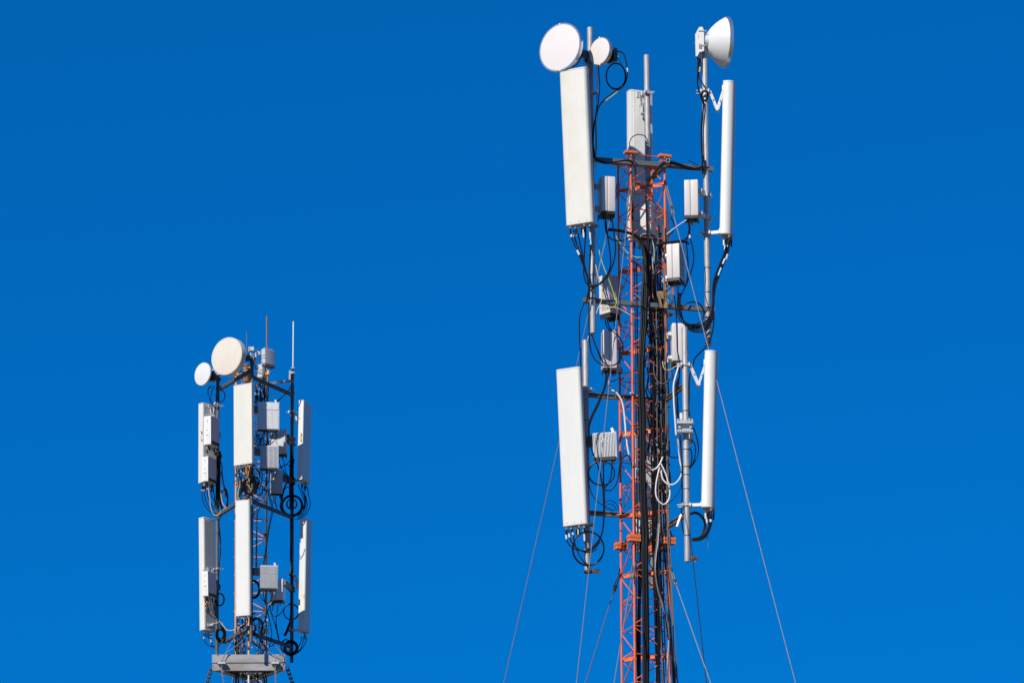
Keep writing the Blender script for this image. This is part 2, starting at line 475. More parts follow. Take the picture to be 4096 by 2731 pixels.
def rru_smooth(label, top, bot, Y, w, d, yaw, m='rru', vents=None, pole_=None, group=None, side='L', legs=True, q=(.78, .22), bkt='bracket', pls=2):
    """radio unit in moulded covers: two halves with a seam, a recessed black connector tray below"""
    a, b = P(bot, Y), P(top, Y)
    mw, fr = frame(a, b, R(yaw)); O, X, Yv, Z = fr; L = (b - a).length
    o = thing('radio_unit', label, 'radio unit', mw, group)
    h0 = .085
    s = -.06 * w
    def half(x0, x1, dd):
        wd = x1 - x0; cx = (x0 + x1) / 2
        poly = [(cx + x, y) for x, y in rounded(wd, dd, .012, .012, 3, 3)]
        mb = MB(); k = .02
        rings = []
        for z, sc_ in ((h0, .94), (h0 + .02, 1), (L - .05, 1), (L - .012, .97), (L, .88)):
            rings.append([O + X * (cx + (x - cx) * (1 - (1 - sc_) * .5)) + Yv * (y * sc_) + Z * z for x, y in poly])
        mb.loft(rings)
        return mb
    part('cover', half(-w / 2, s - .001, d), m, o, 40)
    part('body', half(s + .001, w / 2, d * .985), m, o, 40)
    part('seam', MB().box(O + X * s + Z * (h0 + (L - h0) / 2), (X, Yv, Z), (.0015, d * .95, L - h0 - .05)), 'galv_dark', o)
    tray = MB().box(O + Z * (h0 - .02), (X, Yv, Z), (w * .9, d * .88, .06), .006)
    part('connector_tray', tray, 'dark', o)
    sk = part('skirt', MB().box(O + X * (w * .46) + Z * (h0 * .45), (X, Yv, Z), (.008, d * .9, h0 * 1.0), .002), 'dark', o)
    part('skirt', MB().box(O - X * (w * .46) + Z * (h0 * .45), (X, Yv, Z), (.008, d * .9, h0 * 1.0), .002), 'dark', o)
    for i in range(pls + 1):
        p = O + X * (w * (-.25 + .5 * i / max(pls, 1))) + Yv * (d * (.15 * ((i % 2) * 2 - 1))) + Z * .06
        part('connector', MB().cyl(p, p - Z * .10, .016, .014, n=8), 'silver' if i % 2 else 'dark', o)
    if vents:
        sgn = -1 if vents == 'L' else 1
        mb = MB()
        for i in range(16):
            for j in range(3):
                c = O + X * (sgn * (w / 2 + .001)) + Yv * (d * (-.3 + .22 * j)) + Z * (h0 + .06 + (L - h0 - .12) * i / 15)
                mb.box(c, (X, (Yv + Z * .5).normalized(), (Z - Yv * .5).normalized()), (.004, d * .17, .011))
        part('vent_grille', mb, 'dark', o)
    if pole_ is not None:
        for f in q:
            sx = {'L': -1, 'R': 1}.get(side, 0)
            c = O + Z * (L * f) + (X * (sx * w / 2) if sx else Yv * (d / 2))
            part('foot_block', MB().box(c + (X * (sx * .03) if sx else Yv * .03), (X, Yv, Z), (.07, .07, .06), .006), bkt, o)
            pole_link(o, c, pole_, m=bkt)
    return o, fr, L

def rru_finned(label, top, bot, Y, w, d, yaw, nf=15, m='fin', pole_=None, group=None, split=False, side='L', handle=True, deep=.026, plain=0.0, conns=4, bkt='galv_dark', fw=.54):
    """cast radio unit: back slab, upright cooling fins on the front, lifting lug, connectors below"""
    a, b = P(bot, Y), P(top, Y)
    mw, fr = frame(a, b, R(yaw)); O, X, Yv, Z = fr; L = (b - a).length
    o = thing('radio_unit', label, 'radio unit', mw, group)
    part('body', MB().box(O + Yv * (deep / 2) + Z * (L / 2), (X, Yv, Z), (w, d - deep, L), .012), m, o)
    segs = [(0.03, .97 - plain)] if not split else [(0.03, .62), (.635, .97)]
    mb = MB()
    yf = -(d / 2 - deep)
    for z0, z1 in segs:
        for i in range(nf):
            x = -w / 2 + w * (i + .5) / nf
            mb.box(O + X * x + Yv * (yf - deep / 2 + .003) + Z * (L * (z0 + z1) / 2), (X, Yv, Z), (w / nf * fw, deep, L * (z1 - z0)), .002)
    part('cooling_fins', mb, m, o)
    if plain:
        part('cover_plate', MB().box(O + Yv * (yf - deep * .45) + Z * (L * (1 - plain / 2 - .01)), (X, Yv, Z), (w * .99, deep * .9, L * plain), .004), m, o)
    sb = MB()
    for i in range(2):
        for j in range(2):
            c = O + X * (w * (-.1 + .25 * i)) + Yv * (yf - deep - .001) + Z * (L * (.62 + .22 * j))
            sb.cyl(c + Yv * .02, c - Yv * .004, .010, n=8)
    part('screw', sb, 'bracket_white', o)
    part('side_flange', MB().box(O + X * (w / 2 + .006) + Yv * (.0) + Z * (L * .5), (X, Yv, Z), (.014, d * .8, L * 1.02), .003), m, o)
    if handle:
        c = O + X * (w * .36) + Z * (L + .035)
        part('lifting_lug', MB().box(c, ((X + Z * .35).normalized(), Yv, (Z - X * .35).normalized()), (.05, .03, .085), .005), 'bracket_white', o)
    part('connector_tray', MB().box(O - Z * .018, (X, Yv, Z), (w * .94, d * .7, .035), .005), 'dark', o)
    for i in range(conns):
        p = O + X * (w * (-.36 + .72 * i / max(conns - 1, 1))) - Z * .03
        part('connector', MB().cyl(p, p - Z * .075, .02, .015, n=8), 'dark' if i % 3 else 'silver', o)
    if pole_ is not None:
        sx = {'L': -1, 'R': 1}.get(side, 0)
        c = O + Z * (L * .72) + (X * (sx * w / 2) if sx else Yv * (d / 2))
        pole_link(o, c, pole_, w=.16, h=.17, m=bkt)
    return o, fr, L

def rru_cabinet(label, top, bot, Y, w, d, yaw, pole_=None, group=None, conns=5, stick='tag_y', door=.42):
    """slim cabinet radio: deep plain sides, white front with a small door, carrying handle on top"""
    a, b = P(bot, Y), P(top, Y)
    mw, fr = frame(a, b, R(yaw)); O, X, Yv, Z = fr; L = (b - a).length
    o = thing('radio_unit', label, 'radio unit', mw, group)
    part('body', MB().box(O + Yv * .012 + Z * (L / 2), (X, Yv, Z), (w, d - .024, L), .008), 'rru_cool', o)
    part('front_cover', MB().box(O - Yv * (d / 2 - .006) + Z * (L / 2), (X, Yv, Z), (w * .985, .022, L * .99), .004), 'rru_white', o)
    dr = part('door', MB().box(O - Yv * (d / 2 + .007) + X * (w * .02) + Z * (L * door / 2 + .02), (X, Yv, Z), (w * .5, .008, L * door), .002), 'rru_white', o)
    part('handle_slot', MB().box(O - Yv * (d / 2 + .012) + X * (w * .02) + Z * (L * door * .78), (X, Yv, Z), (w * .34, .004, .012)), 'dark', dr)
    for i in range(3):
        part('sticker', MB().box(O - Yv * (d / 2 + .0125) + X * (w * (-.10 + .11 * i)) + Z * (L * door * .5), (X, Yv, Z), (w * .06, .003, .014)), 'tag_y', dr)
    part('sticker', MB().box(O - Yv * (d / 2 + .0065) + X * (w * .0) + Z * (L * (door + .09)), (X, Yv, Z), (w * .24, .003, .034)), stick, o)
    part('slot', MB().box(O - Yv * (d / 2 + .0065) + X * (w * .05) + Z * (L * .82), (X, Yv, Z), (.010, .003, .05)), 'dark', o)
    part('side_grille', MB().box(O + X * (w / 2 + .003) + Z * (L * .08), (X, Yv, Z), (.008, d * .9, L * .12), .002), 'dark', o)
    zt = L + .055
    part('handle', MB().tube([O - X * (w * .42) - Yv * (d * .35) + Z * (L - .01), O - X * (w * .42) - Yv * (d * .35) + Z * zt,
                              O + X * (w * .45) - Yv * (d * .35) + Z * zt, O + X * (w * .45) - Yv * (d * .35) + Z * (L - .01)], .009, 6), 'bracket', o)
    for i in range(conns):
        p = O + X * (w * (-.3 + .15 * (i % 3))) + Yv * (d * (-.35 + .7 * i / (conns - 1)))
        part('connector', MB().cyl(p + Z * .004, p - Z * .09, .02, .016, n=8), 'dark' if i % 2 else 'silver', o)
    if pole_ is not None:
        pole_link(o, O + Z * (L * .55) + Yv * (d / 2), pole_, w=.2, h=.16, m='galv_dark')
    return o, fr, L

def dish(label, cxy, Y, dia, yaw, kind='flat', group=None, cover='dish', pole_=None, depth=.05, tilt=0.0, radio=True, radio_mat='dark', rim='alu', back='galv_dark'):
    """round microwave dish: cover disc, rim, back shell, hub mount, radio box"""
    c = P(cxy, Y)
    n = V((math.sin(R(yaw)) * math.cos(R(tilt)), -math.cos(R(yaw)) * math.cos(R(tilt)), math.sin(R(tilt))))
    mw = n.to_track_quat('-Y', 'Z').to_matrix().to_4x4(); mw.translation = c
    o = thing('microwave_dish', label, 'dish', mw, group)
    r = dia / 2
    ax = basis(n)
    part('cover', MB().lathe(c, n, [(.0, r * .945), (.012, r * .93), (.022, r * .6), (.026, r * .25), (.027, .001)], 56, True, ax), cover, o, 50)
    if kind == 'drum':
        part('shroud', MB().lathe(c, n, [(-depth, r * .94), (-depth, r), (.004, r), (.012, r * .985), (.012, r * .94), (-.004, r * .93)], 56, True, ax), 'drum', o, 30)
    else:
        part('rim', MB().lathe(c, n, [(-depth, r * .95), (-depth, r * .99), (-depth * .7, r), (.004, r), (.012, r * .985), (.012, r * .935), (-.01, r * .93)], 56, True, ax), rim, o, 30)
    hb = depth + dia * .24
    part('back_shell', MB().lathe(c, n, [(-depth - .002, r * .93), (-depth - dia * .06, r * .80), (-depth - dia * .13, r * .55), (-depth - dia * .18, r * .32), (-depth - dia * .2, r * .2)], 40, True, ax), back, o, 60)
    for e in (-1, 1):
            q0 = c + ax[1] * (r * .945 * e) + n * .008
            part('rim_clip', MB().box(q0, (ax[0], n, ax[1]), (.03, .014, .042), .003), 'drum', o)
    part('hub', MB().lathe(c, n, [(-depth - dia * .19, .09), (-hb, .075), (-hb - .06, .07)], 20, True, ax), back, o)
    if radio:
        q = c - n * (hb + .11)
        part('radio', MB().box(q, (ax[0], n, ax[1]), (.20, .10, .24), .012), radio_mat, o)
        part('radio_fins', MB().box(q - n * .06, (ax[0], n, ax[1]), (.16, .03, .2), .006), 'dark', o)
    if pole_ is not None:
        pole_link(o, c - n * (hb - .02), pole_, w=.14, h=.12, m='galv_dark')
        pa, pb, rp = pole_
        pz = (pb - pa).normalized()
        q2 = c - n * (hb * .55) + V((0, 0, -r * .42)); pp = pa + pz * ((q2 - pa).dot(pz))
        part('stay_rod', MB().tube([q2, pp], .012, 6), 'bracket', o)
    return o, c, n

def lattice_part(root, i_, p, q, r, m, name):
    part(name, MB().cyl(p, q, r, n=7), m, root, 50)

def turnbuckle(o, a, b, m='galv_dark'):
    """fork + two threaded rods + clamp between a (mast end) and b (rope end)"""
    z = (b - a).normalized(); x, y, _ = basis(z)
    s = x * .022
    for e in (-1, 1):
        part('clevis_rod', MB().cyl(a + s * e * .9, b + s * e, .0105, n=6), m, o)
        part('nut', MB().cyl(b + s * e - z * .05, b + s * e - z * .02, .017, n=6), m, o)
    part('yoke', MB().beam(lerp(a, b, .78) - s * 1.7, lerp(a, b, .78) + s * 1.7, .03, .05), m, o)

def guy(label, a, xy2, hdir, r, m, group, tb=.0, region=None, Yfix=None, sag=.0):
    """wire from a mast point going out in horizontal direction hdir, seen passing xy2, on to the ground"""
    d = ray(xy2)
    if Yfix is None:
        nrm = V((hdir.y, -hdir.x, 0)); t = (a - CAM).dot(nrm) / d.dot(nrm); q = CAM + d * t
    else:
        q = P(xy2, Yfix)
    dirv = (q - a)
    g = a + dirv * (-(a.z) / dirv.z) if dirv.z < 0 else q
    z = dirv.normalized()
    o = thing('guy_wire', label, 'guy wire', Matrix.Translation(g), group)
    st = a + z * tb
    part('wire', MB().tube([lerp(st, g, k / 12.0) for k in range(13)], r, 6), m, o)
    if tb > 0: turnbuckle(o, a, st)
    part('anchor_block', MB().box(g + V((0, 0, .1)), (V((1, 0, 0)), V((0, 1, 0)), V((0, 0, 1))), (.6, .6, .5), .03), 'concrete', o)
    return o, g

# =================================================================== RIGHT TOWER: orange-red square lattice mast
MX = P((2572, 1400), YR).x
ma, mb_ = .19, .385
LEG = {'front': V((-ma, -mb_, 0)), 'right': V((mb_, -ma, 0)), 'back': V((ma, mb_, 0)), 'left': V((-mb_, ma, 0))}
ORDER = ['front', 'right', 'back', 'left']
def rleg(n, z): return V((MX, YR, z)) + LEG[n]
def rz(y): return P((2490, y), YR + ma).z                  # height of a bracing level from its pixel row on the left leg
up_rows = [2067 - 108.3 * k for k in range(14)]
low_rows = [2307 + 111 * k for k in range(5)]
mast = thing('lattice_mast', 'tall orange red square lattice mast crowded with black cables', 'mast', Matrix.Translation((MX, YR, 0)))
ztop = rz(up_rows[-1])
zfl = rz(2184)
for n in ORDER:
    part('leg', MB().cyl(rleg(n, 0), rleg(n, ztop), .0195, n=14), 'orange', mast, 50)
def brace(p, q, r, name):
    d = (q - p).normalized()
    part(name, MB().cyl(p + d * .012, q - d * .012, r, n=8), 'orange', mast, 50)
levels = [rz(y) for y in low_rows[::-1]] + [zfl] + [rz(y) for y in up_rows]
faces_ = [('front', 'right'), ('left', 'front'), ('right', 'back'), ('back', 'left')]
for i, z in enumerate(levels):
    for a_, b_ in faces_:
        brace(rleg(a_, z), rleg(b_, z), .0085, 'horizontal_brace')
for k in range(len(up_rows) - 1):
    zt, zb = rz(up_rows[k + 1]), rz(up_rows[k])
    for fi, (a_, b_) in enumerate(faces_):
        t_, u_ = (a_, b_) if (k + 1) % 2 == 0 else (b_, a_)
        brace(rleg(t_, zt - .02), rleg(u_, zb + .02), .0098, 'diagonal_brace')
seq = [2067, 2184] + low_rows
for k in range(len(seq) - 1):
    if seq[k] == 2184: pass
    zt, zb = rz(seq[k]), rz(seq[k + 1])
    for a_, b_ in faces_:
        t_, u_ = (a_, b_) if k % 2 == 0 else (b_, a_)
        brace(rleg(t_, zt - .03), rleg(u_, zb + .03), .0098, 'diagonal_brace')
lb = MB(); z = rz(low_rows[-1]); k = 0
while z > .5:
    zn = max(z - .475, .05)
    for a_, b_ in faces_:
        t_, u_ = (a_, b_) if k % 2 == 0 else (b_, a_)
        lb.cyl(rleg(t_, z), rleg(u_, zn), .0098, n=5)
        lb.cyl(rleg(a_, zn), rleg(b_, zn), .0085, n=5)
    z = zn; k += 1
part('lower_bracing', lb, 'orange', mast)['kind'] = 'stuff'
part('footing', MB().box(V((MX, YR, .15)), (V((1, 0, 0)), V((0, 1, 0)), V((0, 0, 1))), (1.6, 1.6, .6), .04), 'concrete', mast)
for y in (up_rows[0], up_rows[3], up_rows[6], up_rows[9], up_rows[12], low_rows[0], low_rows[3]):
    z = rz(y) + .012
    p, q = rleg('left', z), rleg('right', z)
    part('flat_bar', MB().beam(lerp(p, q, .02), lerp(p, q, .98), .012, .062), 'orange', mast)
    p, q = rleg('front', z + .02), rleg('back', z + .02)
    part('flat_bar', MB().beam(lerp(p, q, .06), lerp(p, q, .98), .012, .034), 'orange', mast)
for n in ORDER:
    d = LEG[n].normalized(); s = V((-d.y, d.x, 0))
    ex = (V((.94, .34, 0)), V((-.34, .94, 0)), V((0, 0, 1)))
    fl = part('flange', MB().box(rleg(n, ztop + .02) , ex, (.215, .13, .045), .005), 'orange_faded', mast)
    for dz in (-.030, .030):
        fl = part('flange', MB().box(rleg(n, zfl + dz) , ex, (.205, .125, .054), .005), 'orange_faded', mast)
    for e in (-1, 1):
        b0 = rleg(n, zfl + .06) + ex[0] * (.08 * e)
        part('bolt', MB().cyl(b0, b0 + V((0, 0, .05)), .014, n=6), 'rust', fl)

# ---------------------------------------------------------------- poles
GP = 'galvanised poles round the orange mast'
PR = .05
def ptup(t): return (t[1], t[2], PR)
p_ul = pole('upper left galvanised pole between the two round dishes and the aged panel', A(679, 188), C_(711, 478), 63.34, PR, GP)
p_bk = pole('bare topped galvanised pole rising alone above the middle of the orange mast', A(1271, 476), B(1293, 760), 64.75, PR, GP)
p_ur = pole('long upper right galvanised pole carrying the sideways cone dish', A(1874, 250), C_(1917, 606), 63.95, PR, GP)
p_ll = pole('lower left galvanised pole behind the lowest left white panel', C_(630, 552), D(653, 1538), 64.0, PR, GP)
p_lr = pole('lower right galvanised pole carrying the toothed clamp box', C_(1668, 415), D(1699, 1425), 62.95, PR, GP)
p_bl = pole('short grey pole end hanging inside the orange mast near the bottom', D(1335, 1000), E(1594, 585), 64.7, PR, GP, 'galv_dark')
for (t, regys, reg) in ((p_ul, (1100, 1310), B), (p_ur, (1235, 1490), B), (p_lr, (1290,), C_), (p_lr, (255, 435, 520, 668, 1155), D), (p_ll, (1390,), C_)):
    o, a, b, fr = t
    for y in regys:
        zz = P(reg(1600, y), a.y).z
        band(o, a + fr[3] * ((zz - a.z) / fr[3].z), fr[3], PR, .012, 'dark')

# ---------------------------------------------------------------- cross-arms
def crossarm(label, p, q, w, h, m, group=None, ubolts=(), studs=()):
    mw, _ = frame(p, p + V((0, 0, 1)), 0)
    o = thing('crossarm', label, 'crossarm', mw, group)
    part('beam', MB().beam(p, q, w, h), m, o)
    d = (q - p).normalized()
    for c, axis, r in ubolts:      # U-bolt round a pole
        x, y, z = basis(axis)
        pts = [c + (d * math.cos(a2) + d.cross(axis).normalized() * math.sin(a2)) * (r + .012) for a2 in [R(k) for k in range(0, 361, 24)]]
        part('u_bolt', MB().tube(pts, .011, 6), 'rust', o)
    for c in studs:
        part('stud', MB().cyl(c + V((0, .08, 0)), c + V((.035, -.12, .05)), .012, n=6), 'rust', o)
        part('stud', MB().cyl(c + V((-.07, .08, 0)), c + V((-.035, -.12, .045)), .011, n=6), 'bracket', o)
    return o
def yarm(x): return 63.53 + (x - 1110) * .001594 * .319
uz = lambda t: (t[2] - t[1]).normalized()
def atz(t, z): return t[1] + uz(t) * ((z - t[1].z) / uz(t).z)
GA = 'arms holding the poles off the orange mast'
q1, q2 = P(B(690, 98), yarm(690) + .085), P(B(1962, 203), yarm(1962) + .0)
crossarm('top grey square tube arm across the head of the orange mast', q1, q2, .075, .075, 'galv_dark', GA,
         [(atz(p_ul, q1.z + .02), V((0, 0, 1)), PR), (atz(p_ur, q2.z + .02), V((0, 0, 1)), PR)], [P(B(1130, 105), yarm(1130) - .05), P(B(1480, 130), yarm(1480) - .05)])
sq = P(B(1495, 108), 63.5)
tb = thing('tube_stub', 'short square tube end sticking out towards the viewer beside the top arm', 'tube', Matrix.Translation(sq))
part('tube_wall', MB().loft([[sq + V((x * k, y, z * k)) for x, z in ((-1, -1), (1, -1), (1, 1), (-1, 1))] for k, y in ((.022, .28), (.03, .28), (.03, 0), (.022, 0), (.022, .2))], cap=True), 'galv', tb, 20)
q1, q2 = P(C_(608, 132), yarm(690) + .075), P(C_(1980, 235), yarm(1962))
crossarm('middle grey square tube arm crossing the mast behind the bird nest cardboard', q1, q2, .075, .075, 'galv_dark', GA,
         [(atz(p_ul, q1.z + .01), V((0, 0, 1)), PR), (atz(p_ur, q2.z + .03), V((0, 0, 1)), PR)], [P(C_(1165, 155), yarm(1130) - .05), P(C_(1520, 185), yarm(1480) - .05)])
q1, q2 = P(B(1460, 165), 63.75), P(B(1285, 330), 64.72)
crossarm('short grey tube arm running back from the mast head to the rear pole', q1, q2, .075, .075, 'galv_dark', GA)
q1, q2 = P(C_(1530, 275), 63.72), P(C_(1310, 330), 64.7)
crossarm('grey tube arm stub with open end just below the middle arm', q1, q2, .07, .07, 'galv_dark', GA)
def angle_arm(label, p, q, up=.075, out=.07, ub=None):
    mw, _ = frame(p, p + V((0, 0, 1)), 0)
    o = thing('crossarm', label, 'crossarm', mw, GA)
    d = (q - p).normalized(); s = V((0, 0, 1)).cross(d).normalized()
    if s.y > 0: s = -s
    part('web', MB().beam(p, q, .008, up), 'angle', o)
    part('flange_strip', MB().beam(p + s * (out / 2) - V((0, 0, up / 2 - .004)), q + s * (out / 2) - V((0, 0, up / 2 - .004)), out, .008), 'angle', o)
    part('flange_strip', MB().beam(p + s * (out / 4) + V((0, 0, up / 2 - .004)), q + s * (out / 4) + V((0, 0, up / 2 - .004)), out / 2, .008), 'angle', o)
    if ub is not None:
        pts = [ub + V((math.cos(R(a2)) * .075, -abs(math.sin(R(a2))) * .09 + .03, .01 * math.sin(R(a2)))) for a2 in range(0, 181, 18)]
        part('u_bolt', MB().tube(pts, .009, 6), 'bracket', o)
    return o
def yll(x): return 64.25 + (x - 1010) * .001594 * .319
for (lab, rg_, l0, l1, ubx) in (('upper of two rusty channel arms from mast to the lower left pole', C_, (612, 1122), (1330, 1172), (985, 1140)),
                               ('lower of two rusty channel arms from mast to the lower left pole', D, (668, 920), (1400, 965), (1000, 945))):
    angle_arm(lab, P(rg_(*l0), yll(612)), P(rg_(*l1), yll(1330)), .08, .07, P(rg_(*ubx), yll(990) - .03))
for (lab, rg_, l0, l1) in (('upper rusty channel arm rising from mast to the lower right pole', C_, (1668, 1030), (1400, 1240)),
                           ('lower rusty channel arm rising from mast to the lower right pole', D, (1690, 930), (1430, 1110))):
    angle_arm(lab, P(rg_(*l0), 63.02), P(rg_(*l1), 64.2), .09, .06)

# ---------------------------------------------------------------- panel antennas
GPN = 'panel antennas round the orange mast'
panel('wide yellowish panel antenna on the upper left pole under the large dish', A(512, 628), B(583, 785), 62.93, 63.03, .49, .16, -25, 'radome_aged', pole_=ptup(p_ul), group=GPN,
      conns=5, tails=3, brackets=((.9, 'short'), (.03, 'short')), rf=.06)
panel('rear panel antenna showing its bracketed back behind the mast head', A(1196, 862), B(1206, 950), 65.03, 65.03, .44, .2, -160, 'radome', pole_=ptup(p_bk), group=GPN, backm='radome_back_light',
      conns=3, tails=1, brackets=((.955, 'arm'),), bm='bracket', rf=.07, rb=.055)
panel('slim white panel antenna on the upper right pole seen edge on', A(2143, 768), B(2108, 905), 63.9, 63.84, .31, .185, 75, 'radome', pole_=ptup(p_ur), group=GPN,
      conns=4, tails=2, brackets=((.95, 'arm'), (.03, 'short')), bm='bracket_white', rf=.1)
panel('lowest left wide white panel antenna with looped cables beneath it', C_(459, 848), D(533, 1052), 63.66, 63.74, .435, .13, -25, 'radome', pole_=ptup(p_ll), group=GPN,
      conns=5, tails=3, brackets=((.9, 'short'), (.03, 'short')), rf=.05)
panel('rear lower panel antenna seen through the bars of the orange mast', C_(1275, 1195), D(1280, 1345), 64.8, 64.8, .42, .18, -150, 'radome', pole_=ptup(p_bl), group=GPN, backm='radome_back_light',
      conns=2, tails=1, brackets=((.1, 'short'),), rf=.07)
panel('slim white panel antenna on the lower right pole seen edge on', C_(1955, 680), D(1919, 880), 62.94, 62.88, .31, .185, 75, 'radome', pole_=ptup(p_lr), group=GPN,
      conns=4, tails=2, brackets=((.92, 'arm'), (.03, 'short')), bm='bracket_white', rf=.1)

# ---------------------------------------------------------------- dishes
dish('large pinkish white round dish at the top left of the orange mast', A(368, 394), 62.95, .855, -36, 'flat', 'dishes on the orange mast', pole_=ptup(p_ul), depth=.06)
dish('small round dish just right of the upper left pole', A(783, 434), 62.95, .49, -45, 'flat', 'dishes on the orange mast', pole_=ptup(p_ul), depth=.05, radio=True)
# the sideways cone dish
cc = P(A(2080, 340), 64.0); n = V((math.sin(R(103)), -math.cos(R(103)), 0))
mw = n.to_track_quat('-Y', 'Z').to_matrix().to_4x4(); mw.translation = cc
od = thing('microwave_dish', 'white cone backed dish facing right on top of the upper right pole', 'dish', mw, 'dishes on the orange mast')
ax = basis(n); r = .43
part('back_shell', MB().lathe(cc, n, [(-.30, .02), (-.295, .13), (-.285, .16), (-.235, .235), (-.16, .315), (-.09, .372), (-.02, .418), (0, .428)], 64, True, ax), 'shell', od, 60)
part('rim', MB().lathe(cc, n, [(-.005, .40), (-.012, .424), (-.006, .436), (.05, .436), (.062, .42), (.06, .40)], 64, True, ax), 'alu', od, 30)
part('cover', MB().lathe(cc, n, [(.045, .41), (.06, .3), (.068, .15), (.07, .002)], 48, True, ax), 'dish_white', od, 60)
part('hub', MB().lathe(cc, n, [(-.29, .12), (-.34, .11), (-.345, .09), (-.40, .085)], 24, True, ax), 'bracket_white', od)
hb = cc - n * .37
for dz in (-.13, .13):
    part('mount_arm', MB().beam(hb + V((0, 0, dz * .7)), hb - n * .07 + V((0, -.02, dz)), .09, .05), 'bracket_white', od)
    part('mount_bolt', MB().cyl(hb + V((-.08, -.12, dz)), hb + V((.06, -.12, dz)), .012, n=6), 'bracket', od)
clamp(od, atz(p_ur, hb.z - .02), uz(p_ur), PR, n, m='bracket_white')
rt, rb_ = P(A(1822, 178), 63.9), P(A(1824, 490), 63.9)
mw, fr = frame(rb_, rt, R(-12)); O, X, Yv, Z = fr; L = (rt - rb_).length
rd = thing('radio_unit', 'flat white radio box with a sloping top clipped behind the cone dish', 'radio unit', mw, 'radio units on the orange mast')
JJ = rg(2700, 30, 300 / 1176)
def outl(g, Y):
    c_ = (388, 540)
    return [P(JJ(c_[0] + (x - c_[0]) * g, c_[1] + (y - c_[1]) * (1 - (1 - g) * .4)), Y) for x, y in ((315, 425), (374, 318), (400, 306), (436, 312), (450, 340), (460, 420), (460, 690), (432, 700), (385, 705), (350, 775), (322, 775))]
part('body', MB().loft([outl(.9, 63.80), outl(1, 63.825), outl(1, 63.93), outl(.92, 63.95)]), 'shell', rd, 30)
for i in range(3):
    part('sticker', MB().box(O + X * .0 - Yv * .105 + Z * (L * (.58 + .035 * i)), (X, Yv, Z), (.016, .003, .014)), 'tag_y', rd)
part('sticker', MB().box(O + X * .03 - Yv * .105 + Z * (L * .28), (X, Yv, Z), (.05, .003, .08)), 'cable_grey', rd)
for i in range(3):
    p = O + X * (-.03 + .03 * i)
    part('connector', MB().cyl(p + Z * .06, p - Z * .09, .016, .013, n=8), 'silver', rd)
part('mount_arm', MB().beam(O + Yv * .045 + Z * L * .55, atz(p_ur, (O + Z * L * .55).z), .1, .14), 'bracket_white', rd)

# ---------------------------------------------------------------- radio units
GR = 'radio units on the orange mast'
legt = lambda n: (rleg(n, 10), rleg(n, ztop), .02)
rru_smooth('grey moulded radio box beside the upper left panel and pole', B(848, 305), B(850, 720), 63.42, .235, .36, 12, 'rru', None, ptup(p_ul), GR, 'L')
rru_smooth('grey moulded radio box clipped left of the upper right pole', B(1740, 335), B(1746, 758), 63.72, .232, .28, -6, 'rru', 'L', ptup(p_ur), GR, 'R')
rru_smooth('grey radio box with slotted side at the right edge of the mast', B(1573, 1005), B(1582, 1415), 63.62, .225, .34, -19, 'rru', 'R', legt('right'), GR, 'L', bkt='bracket_white')
rru_smooth('half shaded grey radio box left of the mast at the middle arm', (2100 + 876 * KR, 600 + 1322 * KR), C_(884, 335), 64.12, .235, .25, 46, 'rru', 'L', legt('left'), GR, 'R')
rru_smooth('rounded grey radio box hanging below the middle arm, crossed by shadows', C_(876, 462), C_(880, 905), 63.85, .23, .22, 9, 'rru', 'L', legt('left'), GR, 'R')
rru_smooth('grey radio box tucked behind the top of the lower right pole', C_(1597, 392), C_(1602, 835), 63.6, .215, .26, 4, 'rru', None, legt('right'), GR, 'L', bkt='bracket_white')
rru_smooth('dark shaded radio box behind the mast under the rear panel', B(1352, 592), B(1362, 985), 64.42, .66, .22, 58, 'rru', None, ptup(p_bk), GR, 'B')
rru_finned('silver finned radio box on the lower left pole', D(828, 80), D(838, 348), 63.85, .385, .13, -9, 15, 'fin', ptup(p_ll), GR, side='L', conns=3)

# toothed clamp box on the lower right pole
c = P(C_(1672, 1470), 62.86)
jb = thing('junction_box', 'toothed galvanised clamp box on the lower right pole', 'junction box', Matrix.Translation(c))
axs = (V((1, 0, 0)), V((0, 1, 0)), V((0, 0, 1)))
part('back_plate', MB().box(c + V((0, .02, -.0)), axs, (.2, .03, .16), .004), 'bracket', jb)
part('top_bar', MB().box(c + V((0, -.03, .085)), axs, (.265, .10, .045), .004), 'bracket', jb)
part('lower_bar', MB().box(c + V((0, -.03, -.062)), axs, (.25, .10, .045), .004), 'bracket', jb)
for i in range(6):
    part('tooth', MB().box(c + V((-.115 + .046 * i, -.03, .125)), axs, (.028, .09, .035), .004), 'bracket', jb)
    part('hole', MB().box(c + V((-.1 + .04 * i, -.0805, -.062)), axs, (.014, .004, .014)), 'dark', jb)
for e in (-1, 1):
    part('bolt', MB().cyl(c + V((e * .09, .02, .02)), c + V((e * .09, -.035, .02)), .022, n=6), 'bracket', jb)
c2 = P(C_(1722, 1500), 63.2)
part('side_box', MB().box(c2, axs, (.10, .1, .42), .01), 'rru_cool', jb)
part('side_box', MB().box(P(C_(1632, 1380), 63.12), axs, (.045, .06, .22), .006), 'shell', jb)

